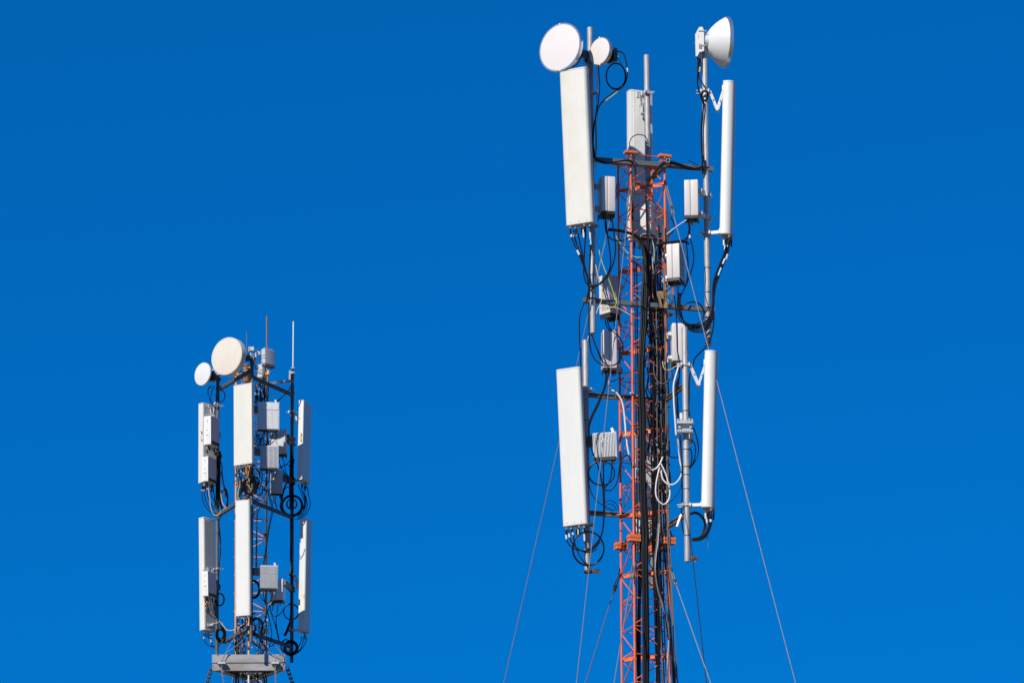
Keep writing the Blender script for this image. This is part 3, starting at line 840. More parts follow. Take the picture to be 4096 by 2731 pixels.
# rusty stubs at the pole feet
for lab, xy, Y, mt in (('dark rusty clamp left on the foot of the lower left pole', D(660, 1524), 64.0, 'rust'), ('flaking rusty strap on the foot of the lower right pole', D(1770, 1390), 62.95, 'rust')):
    c = P(xy, Y)
    o = thing('pole_clamp', lab, 'clamp', Matrix.Translation(c))
    if 'lower left' in lab:
        part('ring', MB().lathe(c - V((0, 0, .03)), V((0, 0, 1)), [(0, .054), (0, .068), (.045, .068), (.045, .054)], 20, False), mt, o)
        part('tongue', MB().box(c + V((.125, 0, 0)), axs, (.12, .04, .055), .004), mt, o)
        part('bolt', MB().cyl(c + V((.15, 0, -.06)), c + V((.15, 0, .03)), .012, n=6), mt, o)
    else:
        part('tongue', MB().box(c + V((-.0, 0, 0)), axs, (.125, .04, .055), .006), mt, o)
        part('bolt', MB().cyl(c + V((.02, 0, -.065)), c + V((.02, 0, .03)), .014, n=6), 'leaf', o)

# sun-bleached cardboard and the nest of dry stalks stuck in the mast
c = P(C_(1430, 130), 63.6)
cb = thing('bird_nest', 'torn brown cardboard and green stalks of a nest wedged in the mast', 'nest', Matrix.Translation(c))
def sheet(pts, Y, th=.01):
    f_ = [P(C_(x, y), Y + dy) for x, y, dy in pts]
    return MB().loft([f_, [p + V((0, th, 0)) for p in f_]])
part('cardboard_flap', sheet([(1375, 40, 0), (1395, 38, .03), (1440, 205, .03), (1415, 215, 0)], 63.6), 'card', cb)
part('cardboard_flap', sheet([(1392, 40, .05), (1445, 38, .08), (1455, 120, .08), (1410, 110, .05)], 63.6), 'card', cb)
part('cardboard_flap', sheet([(1458, 25, .0), (1475, 45, .06), (1505, 180, .06), (1450, 205, 0)], 63.62), 'card', cb)
part('cardboard_flap', sheet([(1450, 185, 0), (1505, 200, .03), (1490, 216, .03), (1450, 214, 0)], 63.58), 'card', cb)
rs = random.Random(3)
for i in range(34):
    x, y = rs.uniform(1480, 1560), rs.uniform(-40, 90)
    a0 = P(C_(x, y), 63.62 + rs.uniform(-.05, .12)); d = V((rs.uniform(-.06, .06), rs.uniform(-.05, .05), rs.uniform(-.09, .09)))
    part('stalk', MB().tube([a0, a0 + d * .5 + V((0, 0, .01)), a0 + d], .005, 5), rs.choice(['leaf', 'card', 'leaf', 'cable_yellow']), cb)

# ---------------------------------------------------------------- guy wires
GG = 'guy wires of the orange mast'
zg = lambda n, y, dy=0: rleg(n, P((2500, y), YR + LEG[n].y).z)
guy('upper guy rope passing in front of the mast down to lower left', zg('front', 745), (2306, 2731), LEG['front'].normalized(), .0072, 'rope', GG, .62, Yfix=57.6)
guy('upper guy rope slanting down behind the upper left panel to far left', zg('left', 735), (2015, 2731), LEG['left'].normalized(), .0072, 'rope', GG, .55, Yfix=66.0)
guy('upper guy rope running to the lower right corner past the right panels', zg('right', 725), (3182, 2729), LEG['right'].normalized(), .0072, 'rope', GG, .68, Yfix=61.5)
guy('dark twisted guy rope leaving behind the lower right pole', zg('back', 760), (2826, 2731), LEG['back'].normalized(), .0085, 'rope_dark', GG, .0, Yfix=70.0)
guy('lower guy rope slanting left from the left leg below the joint', zg('left', 2270), (2341, 2731), LEG['left'].normalized(), .0088, 'rope', GG, .42, Yfix=64.9)
guy('lower guy rope hanging in front of the lower left leg', zg('front', 2250), (2456, 2731), LEG['front'].normalized(), .0088, 'rope', GG, .36, Yfix=62.3)
guy('lower guy rope slanting right from the right leg below the joint', zg('right', 2255), (2843, 2731), LEG['right'].normalized(), .0088, 'rope', GG, .42, Yfix=63.1)

# ---------------------------------------------------------------- cables at the mast head
GC = 'cables at the head of the orange mast'
cable('black cable arching from the small dish with a white tag', zpts(A, [(955, 440), (985, 436), (1030, 462), (1060, 555), (1070, 640), (1058, 740), (1010, 815), (920, 868), (820, 945), (768, 1030), (735, 1130), (712, 1260), (700, 1400), (722, 1500), (745, 1560)], 63.25), .011, group=GC,
      tags=[(.27, .03, 'tag')])
cable('yellow green earth cable curling under the small dish', zpts(A, [(955, 445), (985, 530), (1030, 620), (1046, 690), (1030, 770), (975, 845), (900, 910), (820, 970), (772, 1022), (760, 1100), (750, 1250), (752, 1400), (750, 1560), (735, 1650)], 63.3), .009, 'cable_green', group=GC)
coil('loop of spare black cable hanging behind the small dish', A, 950, 695, 103, 138, 63.28, 3.0, .012, .05)
cable('pale cable hanging straight down from under the small dish', zpts(A, [(748, 590), (752, 680), (757, 780), (754, 900), (748, 1020), (738, 1200), (742, 1400), (735, 1520)], 63.27), .009, 'cable_grey', group=GC, tags=[(.02, .4, 'tag'), (.5, .05, 'tag')])
cable('thin black cable beside the pale one under the small dish', zpts(A, [(768, 590), (774, 700), (782, 800), (774, 900), (762, 1000), (742, 1080), (720, 1250), (715, 1400), (735, 1540)], 63.26), .009, group=GC)
cable('black cable leaving the large dish towards the aged panel top', zpts(A, [(590, 470), (570, 530), (530, 580), (470, 615)], 63.2), .010, group=GC)
for k, lst in enumerate(([(1805, 500), (1808, 600), (1802, 720), (1805, 800), (1830, 890), (1862, 960), (1868, 1000)], [(1835, 515), (1830, 600), (1812, 700), (1805, 780), (1835, 900), (1868, 1010), (1850, 1120), (1840, 1260), (1842, 1420), (1852, 1560), (1858, 1720)],
                         [(1822, 510), (1815, 640), (1820, 700), (1850, 760), (1890, 820)], [(1868, 960), (1860, 1100), (1845, 1260), (1850, 1420), (1856, 1560), (1860, 1680)])):
    cable('black cables dropping from the white radio box along the upper right pole', zpts(A, lst, 63.86), .0105, group='black cables dropping from the white radio box along the upper right pole', tags=[(.1, .05, 'tag_y')] if k == 1 else ())
coil('tangled black cable knot round the upper right pole', A, 1880, 895, 34, 55, 63.86, 4.0, .008, .25)
cable('wire hoop standing up from the top of the orange mast', zpts(A, [(1135, 1560), (1105, 1480), (1093, 1405), (1110, 1345), (1150, 1312), (1200, 1304), (1255, 1322), (1285, 1380), (1282, 1440), (1265, 1560), (1255, 1700)], 63.9), .0085, group=GC)
def arm_pts(reg, lst, off=-.07): return [P(reg(x, y), yarm(x) + off) for x, y in lst]
cable('black cable draped along the left half of the top arm', arm_pts(B, [(715, 20), (740, 90), (790, 130), (870, 142), (960, 125), (1050, 112), (1110, 125), (1145, 170), (1155, 250), (1145, 400), (1125, 520), (1118, 700), (1125, 900)]), .012, group=GC)
cable('second black cable sagging along the left half of the top arm', arm_pts(B, [(700, 60), (760, 100), (850, 135), (940, 128), (1040, 110), (1100, 112), (1135, 150), (1150, 240), (1150, 330), (1132, 480), (1130, 700), (1135, 960)], -.085), .012, group=GC)
for k, dy in enumerate((0, 14, 26)):
    cable('black cables draped along the right half of the top arm', arm_pts(B, [(1858, 60), (1856, 150 + dy), (1800, 192 + dy // 2), (1700, 175 + dy), (1600, 140 + dy), (1520, 118 + dy), (1450, 130 + dy), (1390, 185 + dy), (1320, 280 + dy), (1270, 350 + dy), (1262, 450), (1268 + k * 6, 650), (1274 + k * 6, 850), (1290 + k * 5, 1050)], -.08 - .01 * k), .011, group='black cables draped along the right half of the top arm')
cable('stray wire end sticking up from the top arm', arm_pts(B, [(1820, 172), (1770, 140), (1700, 105)]), .006, group=GC)

# below the upper left panel
GJ = 'black jumper cables under the upper left panel'
J = [[(478, 850), (488, 910), (515, 985), (560, 1080), (600, 1180), (640, 1290), (662, 1390), (668, 1480), (650, 1560), (640, 1610)],
     [(508, 840), (520, 920), (552, 1010), (590, 1110), (625, 1210), (650, 1310), (665, 1400), (690, 1432), (740, 1425)],
     [(545, 820), (558, 900), (580, 1000), (605, 1110), (632, 1230), (655, 1340), (672, 1440), (672, 1560)],
     [(630, 800), (634, 870), (626, 990), (620, 1120), (614, 1250), (622, 1340), (645, 1395), (680, 1425), (750, 1418)],
     [(680, 800), (686, 900), (686, 1040), (680, 1180), (674, 1300), (682, 1390), (710, 1418), (765, 1408), (820, 1380)]]
for k, lst in enumerate(J):
    tg = [[(.06, .06, 'tag'), (.30, .06, 'tag')], [(.06, .05, 'tag')], [], [], [(.10, .12, 'tag_blue')]][k]
    cable(GJ, zpts(B, lst, 63.2), .0125, group=GJ, tags=tg)
GJ2 = 'black jumper cables under the upper left radio box'
for k, lst in enumerate([[(845, 740), (852, 810), (868, 920), (885, 1050), (896, 1160), (886, 1240), (845, 1325), (790, 1385), (740, 1425), (690, 1428)],
                         [(905, 690), (915, 760), (930, 880), (945, 990), (942, 1090), (920, 1190), (880, 1290), (820, 1370), (760, 1415), (700, 1440)],
                         [(838, 750), (845, 830), (870, 900), (920, 940), (985, 950), (1050, 935), (1100, 905)]]):
    cable(GJ2, zpts(B, lst, 63.28), .0125, group=GJ2)
cable('thick black conduit bending into the mast left side', zpts(B, [(868, 835), (930, 836), (1000, 846), (1070, 862), (1130, 885), (1190, 925), (1230, 990), (1252, 1080), (1262, 1200), (1266, 1400)], 63.5), .026, name='cable_conduit', n=10)
cable('thin yellow green wire crossing from the radio box into the mast', zpts(B, [(920, 850), (960, 920), (1010, 1000), (1060, 1060), (1100, 1095), (1160, 1120), (1240, 1125)], 63.5), .007, 'cable_green', group=GC)
cable('thin grounding wire hanging beside the upper left pole', zpts(B, [(735, 845), (755, 960), (785, 1100), (815, 1200), (850, 1290), (890, 1390), (920, 1480), (945, 1570)], 63.3) + zpts(C_, [(955, 100), (955, 165), (930, 200), (870, 212), (770, 216)], 63.3), .007, 'cable_green', group=GC)
cable('pale drooping wire in front of the half shaded radio box', zpts(B, [(738, 1200), (765, 1320), (800, 1420), (818, 1500), (818, 1560)], 63.3) + zpts(C_, [(808, 90), (795, 150), (765, 215), (745, 270)], 63.3), .007, 'cable_yellow', group=GC)
cable('thin tan wire stretched from the middle arm to the front leg', zpts(C_, [(800, 215), (900, 205), (960, 215), (1010, 235), (1060, 262), (1100, 285)], 63.4), .007, 'cable_yellow', group=GC)
cable('far thin wire crossing the sky between upper left pole and mast', zpts(B, [(885, 755), (850, 920), (800, 1130), (745, 1390)], 64.4), .006, 'rope', group=GC)

# below the upper right radio box
GJ3 = 'black jumper cables under the upper right radio box'
for k, lst in enumerate([[(1715, 745), (1715, 830), (1700, 910), (1688, 960), (1695, 1060), (1705, 1200), (1700, 1310), (1682, 1410), (1660, 1460)],
                         [(1722, 745), (1724, 830), (1722, 900), (1740, 970), (1762, 1080), (1760, 1180), (1730, 1290), (1690, 1400), (1650, 1480), (1610, 1570)],
                         [(1708, 745), (1716, 830), (1712, 880), (1690, 920), (1640, 950)]]):
    cable(GJ3, zpts(B, lst, 63.6), .011, group=GJ3, tags=[(.22, .05, 'tag')] if k == 1 else ())
cable('pale straight cable slanting from the right radio box to the mast', zpts(B, [(1690, 730), (1600, 790), (1480, 880)], 63.6), .008, 'cable_white', group=GC)
cable('black wire bowing out right of the shaded rear radio box', zpts(B, [(1525, 700), (1552, 760), (1560, 810), (1540, 860), (1490, 905)], 64.0), .010, group=GC)
cable('thick black conduit arching right above the slotted radio box', zpts(B, [(1715, 985), (1690, 965), (1640, 950), (1560, 958), (1480, 972), (1420, 985), (1360, 1000)], 63.55), .018, name='cable_conduit', n=8)
cable('black conduit lying under the arch above the slotted radio box', zpts(B, [(1700, 975), (1650, 960), (1600, 972), (1540, 972), (1450, 965), (1400, 985)], 63.58), .013, name='cable_conduit', n=8)
GJ4 = 'black jumper cables under the upper right slim panel'
for k, (x, dx) in enumerate(((2108, 0), (2122, 6), (2134, 12), (2142, 18))):
    pts = zpts(B, [(x, 940), (x - 6, 1000), (x - 30, 1090 + dx), (x - 75, 1200 + dx), (x - 120, 1320 + dx), (x - 142 - k * 2, 1420), (1962 + k * 4, 1560)], 63.9) + \
          zpts(C_, [(1965 + k * 4, 120), (1958 + k * 4, 210), (1935 + k * 5, 290), (1890 + k * 4, 350), (1820, 392 + k * 8), (1740, 390 + k * 14)], 63.75)
    cable(GJ4, pts, .0115, group=GJ4, tags=[[(.06, .04, 'tag')], [(.05, .05, 'tag')], [(.2, .04, 'tag'), (.27, .06, 'tag_blue')], [(.16, .04, 'tag')]][k])
coil('large loop of black cable hanging left of the upper right pole foot', C_, 1752, 268, 122, 118, 63.72, 2.0, .0115, .04)
GL = 'black cable loops slung under the middle arm on the right'
for k in range(4):
    cable(GL, zpts(C_, [(1600 + k * 8, 60), (1605 + k * 6, 180), (1612 + k * 8, 270), (1650 + k * 4, 340 + k * 8), (1720, 395 + k * 16), (1800, 412 + k * 18), (1880, 390 + k * 20), (1940 + k * 6, 320 + k * 6), (1968 + k * 2, 240)], 63.72), .0115, group=GL)
cable('black cable looping from the upper right pole foot down to the lower panel', zpts(C_, [(1972, 240), (1975, 340), (1960, 460), (1930, 560), (1880, 630), (1820, 690), (1775, 740), (1758, 800), (1745, 860), (1722, 920), (1716, 1020), (1715, 1150), (1712, 1250), (1722, 1350)], 63.3), .0115, group=GC)
for lab, lst in (('thin black cable crossing the half hidden radio box', [(1545, 0), (1565, 120), (1580, 280), (1586, 420), (1590, 560), (1594, 660), (1610, 740), (1612, 830), (1590, 900)]),
                 ('black cable dropping from the slotted radio box to the hidden one', [(1600, 0), (1596, 130), (1590, 240), (1610, 320), (1660, 380), (1700, 400)])):
    cable(lab, zpts(C_, lst, 63.2), .010, group=GC, tags=[(0, .1, 'tag_red')] if 'thin' in lab else ())

# loops left of the mast, middle
GK = 'black cables hanging in loops left of the mast'
for lst in ([(668, 0), (650, 80), (612, 180), (580, 260), (568, 380), (570, 520), (578, 680), (584, 830)],
            [(672, 120), (672, 250), (690, 440), (720, 560), (760, 660), (790, 740), (830, 790), (880, 815), (940, 805), (990, 760), (1018, 690), (1025, 620), (1010, 560), (975, 510)],
            [(668, 200), (670, 420), (676, 560), (690, 660), (730, 750), (790, 800), (850, 822)],
            [(700, 500), (740, 610), (780, 700), (800, 745)]):
    cable(GK, zpts(C_, lst, 63.45), .0115, group=GK)
cable('copper coloured cable hanging beside the lower left pole top', zpts(C_, [(655, 548), (668, 510), (690, 498), (720, 560), (755, 640), (785, 705)], 63.5), .010, 'copper', group=GC)
for lst in ([(838, 330), (845, 380), (870, 430), (900, 455)], [(858, 330), (872, 390), (900, 440), (935, 470), (980, 510), (1015, 570), (1022, 640)], [(925, 350), (945, 430), (975, 500), (1010, 560)]):
    cable('short black leads between the two left radio boxes', zpts(C_, lst, 63.75), .010, group='short black leads between the two left radio boxes')
for k in range(3):
    cable('black cables swinging from the rounded radio box to the lower left pole', zpts(C_, [(848 + k * 8, 910), (842 + k * 6, 980), (822 + k * 6, 1060), (785 + k * 6, 1150), (740 + k * 8, 1250), (695 + k * 8, 1340), (672 + k * 4, 1420), (665, 1500)], 63.6) + zpts(D, [(668, 40), (675, 150), (700, 260), (740, 370), (780, 480), (800, 580), (815 + k * 6, 680), (822 + k * 5, 850), (825, 980), (815, 1080), (790, 1170), (740 - k * 10, 1260), (690 - k * 10, 1310)], 63.6), .0115,
          group='black cables swinging from the rounded radio box to the lower left pole')
cable('white corrugated conduit bending from the rounded radio box into the mast', zpts(C_, [(878, 970), (882, 1020), (900, 1065), (945, 1090), (985, 1135), (1010, 1185), (1030, 1260), (1045, 1400), (1055, 1540)], 63.7) + zpts(D, [(1062, 140), (1072, 230), (1088, 310)], 63.75), .015, 'cable_white', name='cable_conduit', n=8, tags=[(.10, .01, 'dark'), (.18, .01, 'dark'), (.26, .01, 'dark')])
cable('black lead continuing the white conduit into the mast', zpts(D, [(1088, 310), (1098, 350), (1112, 400), (1118, 460)], 63.75), .010, group=GC)
cable('thin wire from the rounded radio box across to the front leg', zpts(C_, [(880, 860), (905, 890), (960, 898), (1040, 892), (1100, 882)], 63.6), .006, group=GC)
cable('black lead hooking from the rounded radio box to the left leg', zpts(C_, [(862, 970), (890, 980), (930, 974), (965, 955), (990, 925)], 63.8), .008, group=GC)

# finned box and lower left loops
coil('double loop of black cable under the silver finned box', D, 800, 500, 140, 128, 63.6, 1.8, .0105, .05)
cable('black cable dropping straight from the silver finned box', zpts(D, [(818, 370), (820, 470), (822, 600), (828, 760), (826, 900), (822, 1000), (812, 1090)], 63.65), .012, group=GK)
cable('black cable swinging from the silver finned box towards the mast', zpts(D, [(908, 370), (908, 450), (898, 540), (870, 610), (830, 655)], 63.65), .0105, group=GK)
cable('black cable looping from the left leg under the silver finned box', zpts(D, [(1110, 360), (1080, 318), (1045, 318), (1005, 370), (985, 450), (970, 560), (940, 640), (890, 682), (840, 676), (820, 660)], 63.7), .0105, group=GK)
cable('thin black cable from lower left pole to the hanging bundle', zpts(D, [(664, 540), (672, 620), (700, 720), (760, 795), (820, 840), (870, 872), (940, 890)], 63.8), .008, group=GK)
cable('thin wire hoop above the lower left arm, outer', zpts(D, [(835, 810), (865, 790), (910, 790), (950, 820), (972, 860), (978, 895)], 63.9), .006, group=GK)
cable('thin wire hoop above the lower left arm, inner', zpts(D, [(840, 850), (870, 824), (910, 828), (940, 855), (958, 890)], 63.9), .006, group=GK)
coil('large black cable ring hanging round the foot of the lower left pole', D, 658, 1290, 165, 178, 63.75, 2.0, .013, .06)
GJ5 = 'black jumper cables under the lowest left panel'
for lst in ([(430, 1090), (432, 1170), (445, 1220), (475, 1260), (530, 1295), (600, 1310), (680, 1305), (740, 1270), (790, 1210)],
            [(458, 1090), (466, 1170), (495, 1230), (540, 1280), (610, 1320), (690, 1325), (750, 1290)],
            [(492, 1080), (505, 1160), (525, 1250), (560, 1340), (610, 1420), (660, 1480)]):
    cable(GJ5, zpts(D, lst, 63.7), .0105, group=GJ5, tags=[(.1, .08, 'tag')])

# lower right
cable('long white conduit falling from the hidden radio box beside the lower right pole', zpts(C_, [(1604, 790), (1598, 850), (1580, 910), (1560, 980), (1552, 1050), (1555, 1150), (1562, 1280), (1572, 1420), (1580, 1540)], 63.2) + zpts(D, [(1590, 100), (1605, 230), (1622, 380), (1637, 440), (1638, 500), (1615, 560), (1575, 605), (1530, 622), (1480, 605), (1445, 570), (1428, 520), (1425, 470)], 63.25), .0145, 'cable_white', name='cable_conduit', n=8, tags=[(.40, .008, 'dark'), (.64, .012, 'dark')])
cable('white conduit loop hanging in front of the right leg', zpts(D, [(1420, 400), (1445, 450), (1475, 520), (1500, 610), (1515, 690), (1508, 760), (1480, 810), (1445, 826), (1405, 800), (1375, 750), (1366, 690), (1372, 600), (1388, 520), (1408, 440)], 63.35), .0125, 'cable_white', name='cable_conduit', n=8)
cable('short white conduit curving across the back leg', zpts(D, [(1440, 330), (1425, 370), (1400, 420), (1365, 455), (1325, 468)], 63.5), .0135, 'cable_white', name='cable_conduit', n=8)
cable('grey white cable swag inside the mast at mid height', zpts(D, [(1140, 430), (1165, 455), (1210, 468), (1260, 478), (1300, 480)], 63.8), .010, 'cable_white')
for k in range(3):
    cable('black leads dropping from the hidden radio box behind the lower right pole', zpts(C_, [(1620 - k * 8, 830), (1612, 920), (1605 - k * 14, 1020), (1590, 1110), (1592 + k * 4, 1250), (1600 + k * 3, 1400)], 63.2), .010, group='black leads dropping from the hidden radio box behind the lower right pole')
for lst in ([(1760, 20), (1790, 110), (1812, 220), (1805, 310), (1770, 390), (1720, 450)], [(1735, 150), (1765, 180), (1782, 240), (1775, 340), (1745, 420)], [(1715, 240), (1738, 270), (1745, 340), (1735, 410), (1715, 460)]):
    cable('black cables bowing out right of the toothed clamp box', zpts(D, lst, 63.1), .0105, group='black cables bowing out right of the toothed clamp box')
cable('black cable following the lower right pole on its left', zpts(D, [(1628, 100), (1632, 250), (1640, 420), (1642, 620), (1640, 800), (1635, 950), (1645, 1050), (1662, 1140)], 63.05), .010)
cable('thin black cable from the lower right pole back to the mast', zpts(D, [(1640, 540), (1630, 640), (1600, 710), (1550, 770), (1500, 820)], 63.3), .006)
cable('black lead swagging from the mast tee joints to the lower right pole', zpts(D, [(1380, 170), (1420, 230), (1460, 290), (1510, 325), (1570, 340), (1625, 325)], 63.4), .0105)
GJ6 = 'black jumper loops under the lower right slim panel'
for k in range(4):
    cable(GJ6, zpts(D, [(1920 + k * 10, 940), (1925 + k * 9, 1010), (1912 + k * 8, 1080), (1870 + k * 8, 1150 + k * 4), (1810 + k * 4, 1185 + k * 6), (1745, 1180 + k * 8)], 62.95), .0105, group=GJ6, tags=[(.12, .1, 'tag')] if k in (1, 2) else ())
for k in range(3):
    cable('black cable arcs returning from panel foot to the lower right pole', zpts(D, [(1728, 920 + k * 8), (1775, 905 + k * 8), (1830 - k * 4, 925 + k * 8), (1872 - k * 6, 975 + k * 4), (1890 - k * 8, 1040), (1872 - k * 8, 1120), (1820, 1170), (1750, 1185)], 62.95), .011, group='black cable arcs returning from panel foot to the lower right pole')
cable('thin grey wire end dangling below the lower right panel', zpts(D, [(1900, 1060), (1905, 1140), (1912, 1230), (1916, 1295)], 63.0), .005, 'cable_grey')
cable('short grey tube stub leaning on the lower right arm', zpts(D, [(1635, 935), (1612, 995), (1590, 1060)], 62.95), .026, 'bracket', name='tube_stub', cat='tube', n=10)

# ---------------------------------------------------------------- the cables that run down the mast
rs = random.Random(11)
GB = 'thick black feeder cables bundled down the front of the orange mast'
KN = [(B, 1250, 1000), (B, 1262, 1250), (C_, 1248, 60), (C_, 1238, 400), (C_, 1220, 700), (C_, 1212, 1000), (C_, 1224, 1300), (D, 1228, 100), (D, 1228, 500), (D, 1240, 850), (D, 1258, 1150), (E, 1512, 200), (E, 1516, 600), (E, 1522, 1000), (E, 1524, 1300), (E, 1522, 1600)]
for k in range(7):
    off = (-24 + k * 8.5); dy = -.02 * (k % 2) - .01 * rs.random()
    pts = []
    for j, (reg, x, y) in enumerate(KN):
        wob = rs.uniform(-3, 3) + (6 if k > 3 and j < 3 else 0)
        pts.append(P(reg(x + off + wob, y), 63.60 + dy))
    cable(GB, pts, .0165 if k != 3 else .013, group=GB, n=8, seg=4)
GT = 'thin black cables strung down inside the orange mast'
specs = [(B, 1000, 2700, 1118, 0), (B, 950, 2720, 1142, 1), (B, 1050, 2000, 1165, 0), (B, 900, 2731, 1295, 1), (B, 950, 2731, 1312, 1), (B, 980, 2731, 1328, 0), (B, 1000, 2600, 1345, 1), (B, 950, 2731, 1362, 0), (B, 1050, 2400, 1380, 1), (B, 1100, 2731, 1398, 0),
         (B, 900, 2300, 1412, 1), (B, 1150, 2731, 1428, 0), (B, 1200, 2731, 1440, 1), (B, 900, 2500, 1455, 0), (B, 1000, 2731, 1300, 0), (B, 1300, 2731, 1335, 1), (B, 1300, 2731, 1372, 1), (B, 1400, 2731, 1405, 0), (B, 1350, 2500, 1185, 1), (B, 1250, 2731, 1320, 0),
         (B, 1400, 2731, 1360, 1), (B, 1500, 2731, 1450, 1), (B, 1500, 2731, 1470, 0), (B, 1600, 2731, 1465, 1), (B, 1550, 2731, 1340, 0), (B, 1100, 1750, 1385, 1), (B, 1000, 1600, 1420, 0), (B, 1200, 1900, 1350, 1), (B, 1000, 1700, 1305, 1), (B, 1150, 1800, 1440, 1)]
for k, (reg, y0, y1, xz, deep) in enumerate(specs):
    Y = 63.72 if not deep else rs.uniform(63.9, 64.15)
    if xz > 1340 and not deep: Y = 63.74
    pts = []; n_ = 11
    amp = rs.uniform(3, 9) if xz < 1300 or xz > 1400 else rs.uniform(5, 16)
    for j in range(n_):
        y = y0 + (y1 - y0) * j / (n_ - 1)
        x = 2100 + (xz * KR) + (y - 1100) * .0135
        if xz > 1290 and y > 2150: x += (y - 2150) * .045 * (1 if xz > 1400 else .3)
        pts.append(P((x + rs.uniform(-amp, amp) * KR, y), Y + rs.uniform(-.02, .02)))
    cable(GT, pts, rs.choice([.0085, .010, .0115]), rs.choice(['cable', 'cable', 'cable', 'cable', 'cable_grey']), group=GT, seg=4,
          tags=[(rs.uniform(.1, .8), .03, rs.choice(['tag', 'tag_red', 'dark', 'tag_y']))] if k % 5 == 0 else ())
for lab, lst, mt, r_ in (('silvery grey cable snaking down the right half of the lower mast', [(1655, -100), (1640, 100), (1622, 240), (1618, 360), (1632, 480), (1652, 590), (1690, 730), (1730, 860), (1758, 980), (1768, 1120), (1760, 1300), (1748, 1450), (1740, 1580)], 'cable_grey', .013),
                         ('white cable twisting beside the silvery one in the lower mast', [(1665, -100), (1652, 80), (1632, 230), (1624, 370), (1640, 520), (1668, 640), (1712, 790), (1742, 920), (1764, 1090), (1752, 1330), (1738, 1580)], 'cable_white', .008),
                         ('black cable leaving the mast foot to the lower right', [(1690, 640), (1720, 800), (1745, 980), (1770, 1130), (1800, 1280), (1830, 1420), (1862, 1580)], 'cable', .013),
                         ('second black cable leaving the mast foot to the lower right', [(1660, 500), (1700, 700), (1735, 900), (1768, 1060), (1795, 1200), (1800, 1400), (1810, 1580)], 'cable', .011)):
    cable(lab, zpts(E, lst, 63.68), r_, mt)
for k in range(4):
    x = 1440 + k * 9
    cable('thin black cables hanging at the left of the thick bundle', zpts(E, [(x + 30 - k * 3, -100), (x + 24, 100), (x + 14, 420), (x + 2, 800), (x - 4 + k * 2, 1200), (x + 2, 1580)], 63.72), .0085, group='thin black cables hanging at the left of the thick bundle')
# pale loops at the bundle top
cable('pale teal cable arching over the thick bundle', zpts(B, [(1190, 920), (1225, 885), (1270, 876), (1310, 900), (1335, 960), (1350, 1060), (1345, 1160)], 63.62), .007, 'cable_teal')
cable('pale teal cable hanging straight right of the bundle', zpts(B, [(1322, 900), (1325, 1000), (1330, 1120), (1338, 1240), (1345, 1340)], 63.64), .006, 'cable_teal')
cable('grey cable curling over the back of the mast', zpts(B, [(1365, 905), (1385, 915), (1395, 960), (1375, 1020), (1358, 1100), (1352, 1180)], 63.66), .008, 'cable_grey')
for lab, x, y, s in (('upper black weatherproof splice boot among the mast cables', 1388, 980, .05), ('second black weatherproof splice boot from the top', 1345, 1285, .055)):
    c = P(B(x, y), 63.6)
    tag(part('splice_boot', MB().lathe(c - V((0, 0, s)), V((.1, 0, 1)), [(0, .015), (.01, s * .6), (s * .8, s * .8), (s * 1.5, s * .6), (s * 2, .02)], 10), 'dark'), lab, 'splice boot', 'black splice boots in the mast')
for lab, x, y, s in (('black splice boot beside the thick bundle at the small rear bracket', 1288, 440, .045), ('black splice boot right of the first, by the back leg', 1375, 515, .04), ('black splice boot touching the thick bundle above the flat bar', 1300, 615, .05),
                     ('round black splice boot under the grey hanging wire', 1385, 1015, .045), ('round black splice cap near the rusty arm', 1385, 1095, .03), ('lowest round black splice cap of the middle mast', 1370, 1225, .032), ('small black bulb hanging left of the front leg', 1066, 1240, .028)):
    c = P(C_(x, y), 63.62)
    tag(part('splice_boot', MB().lathe(c - V((0, 0, s)), V((.1, 0, 1)), [(0, .01), (.01, s * .6), (s * .8, s * .85), (s * 1.5, s * .65), (s * 2, .015)], 10), 'dark'), lab, 'splice boot', 'black splice boots in the mast')
for lab, x, y, s in (('upper of the black tee joints by the right leg', 1452, 205, .04), ('lower of the black tee joints by the right leg', 1400, 310, .04)):
    c = P(D(x, y), 63.6)
    tag(part('splice_boot', MB().lathe(c - V((s, 0, 0)), V((1, .2, .2)), [(0, .012), (.01, s * .6), (s * .8, s * .8), (s * 1.6, s * .6), (s * 2.2, .02)], 10), 'dark'), lab, 'splice boot', 'black splice boots in the mast')
for lab, lst, mt, r_ in (('dark grey wire loop hanging in front of the right leg', [(1350, 770), (1346, 860), (1362, 940), (1400, 992), (1450, 1000), (1495, 970), (1518, 900), (1524, 800), (1516, 740)], 'cable_grey', .007),
                         ('yellow wire scooping below the hidden radio box', [(1438, 770), (1448, 830), (1475, 860), (1520, 855), (1575, 822)], 'cable_yellow', .007),
                         ('black lead curving from the splice cap to the radio box', [(1395, 1025), (1450, 1012), (1500, 975), (1560, 930), (1600, 860)], 'cable', .008)):
    cable(lab, zpts(C_, lst, 63.45), r_, mt)

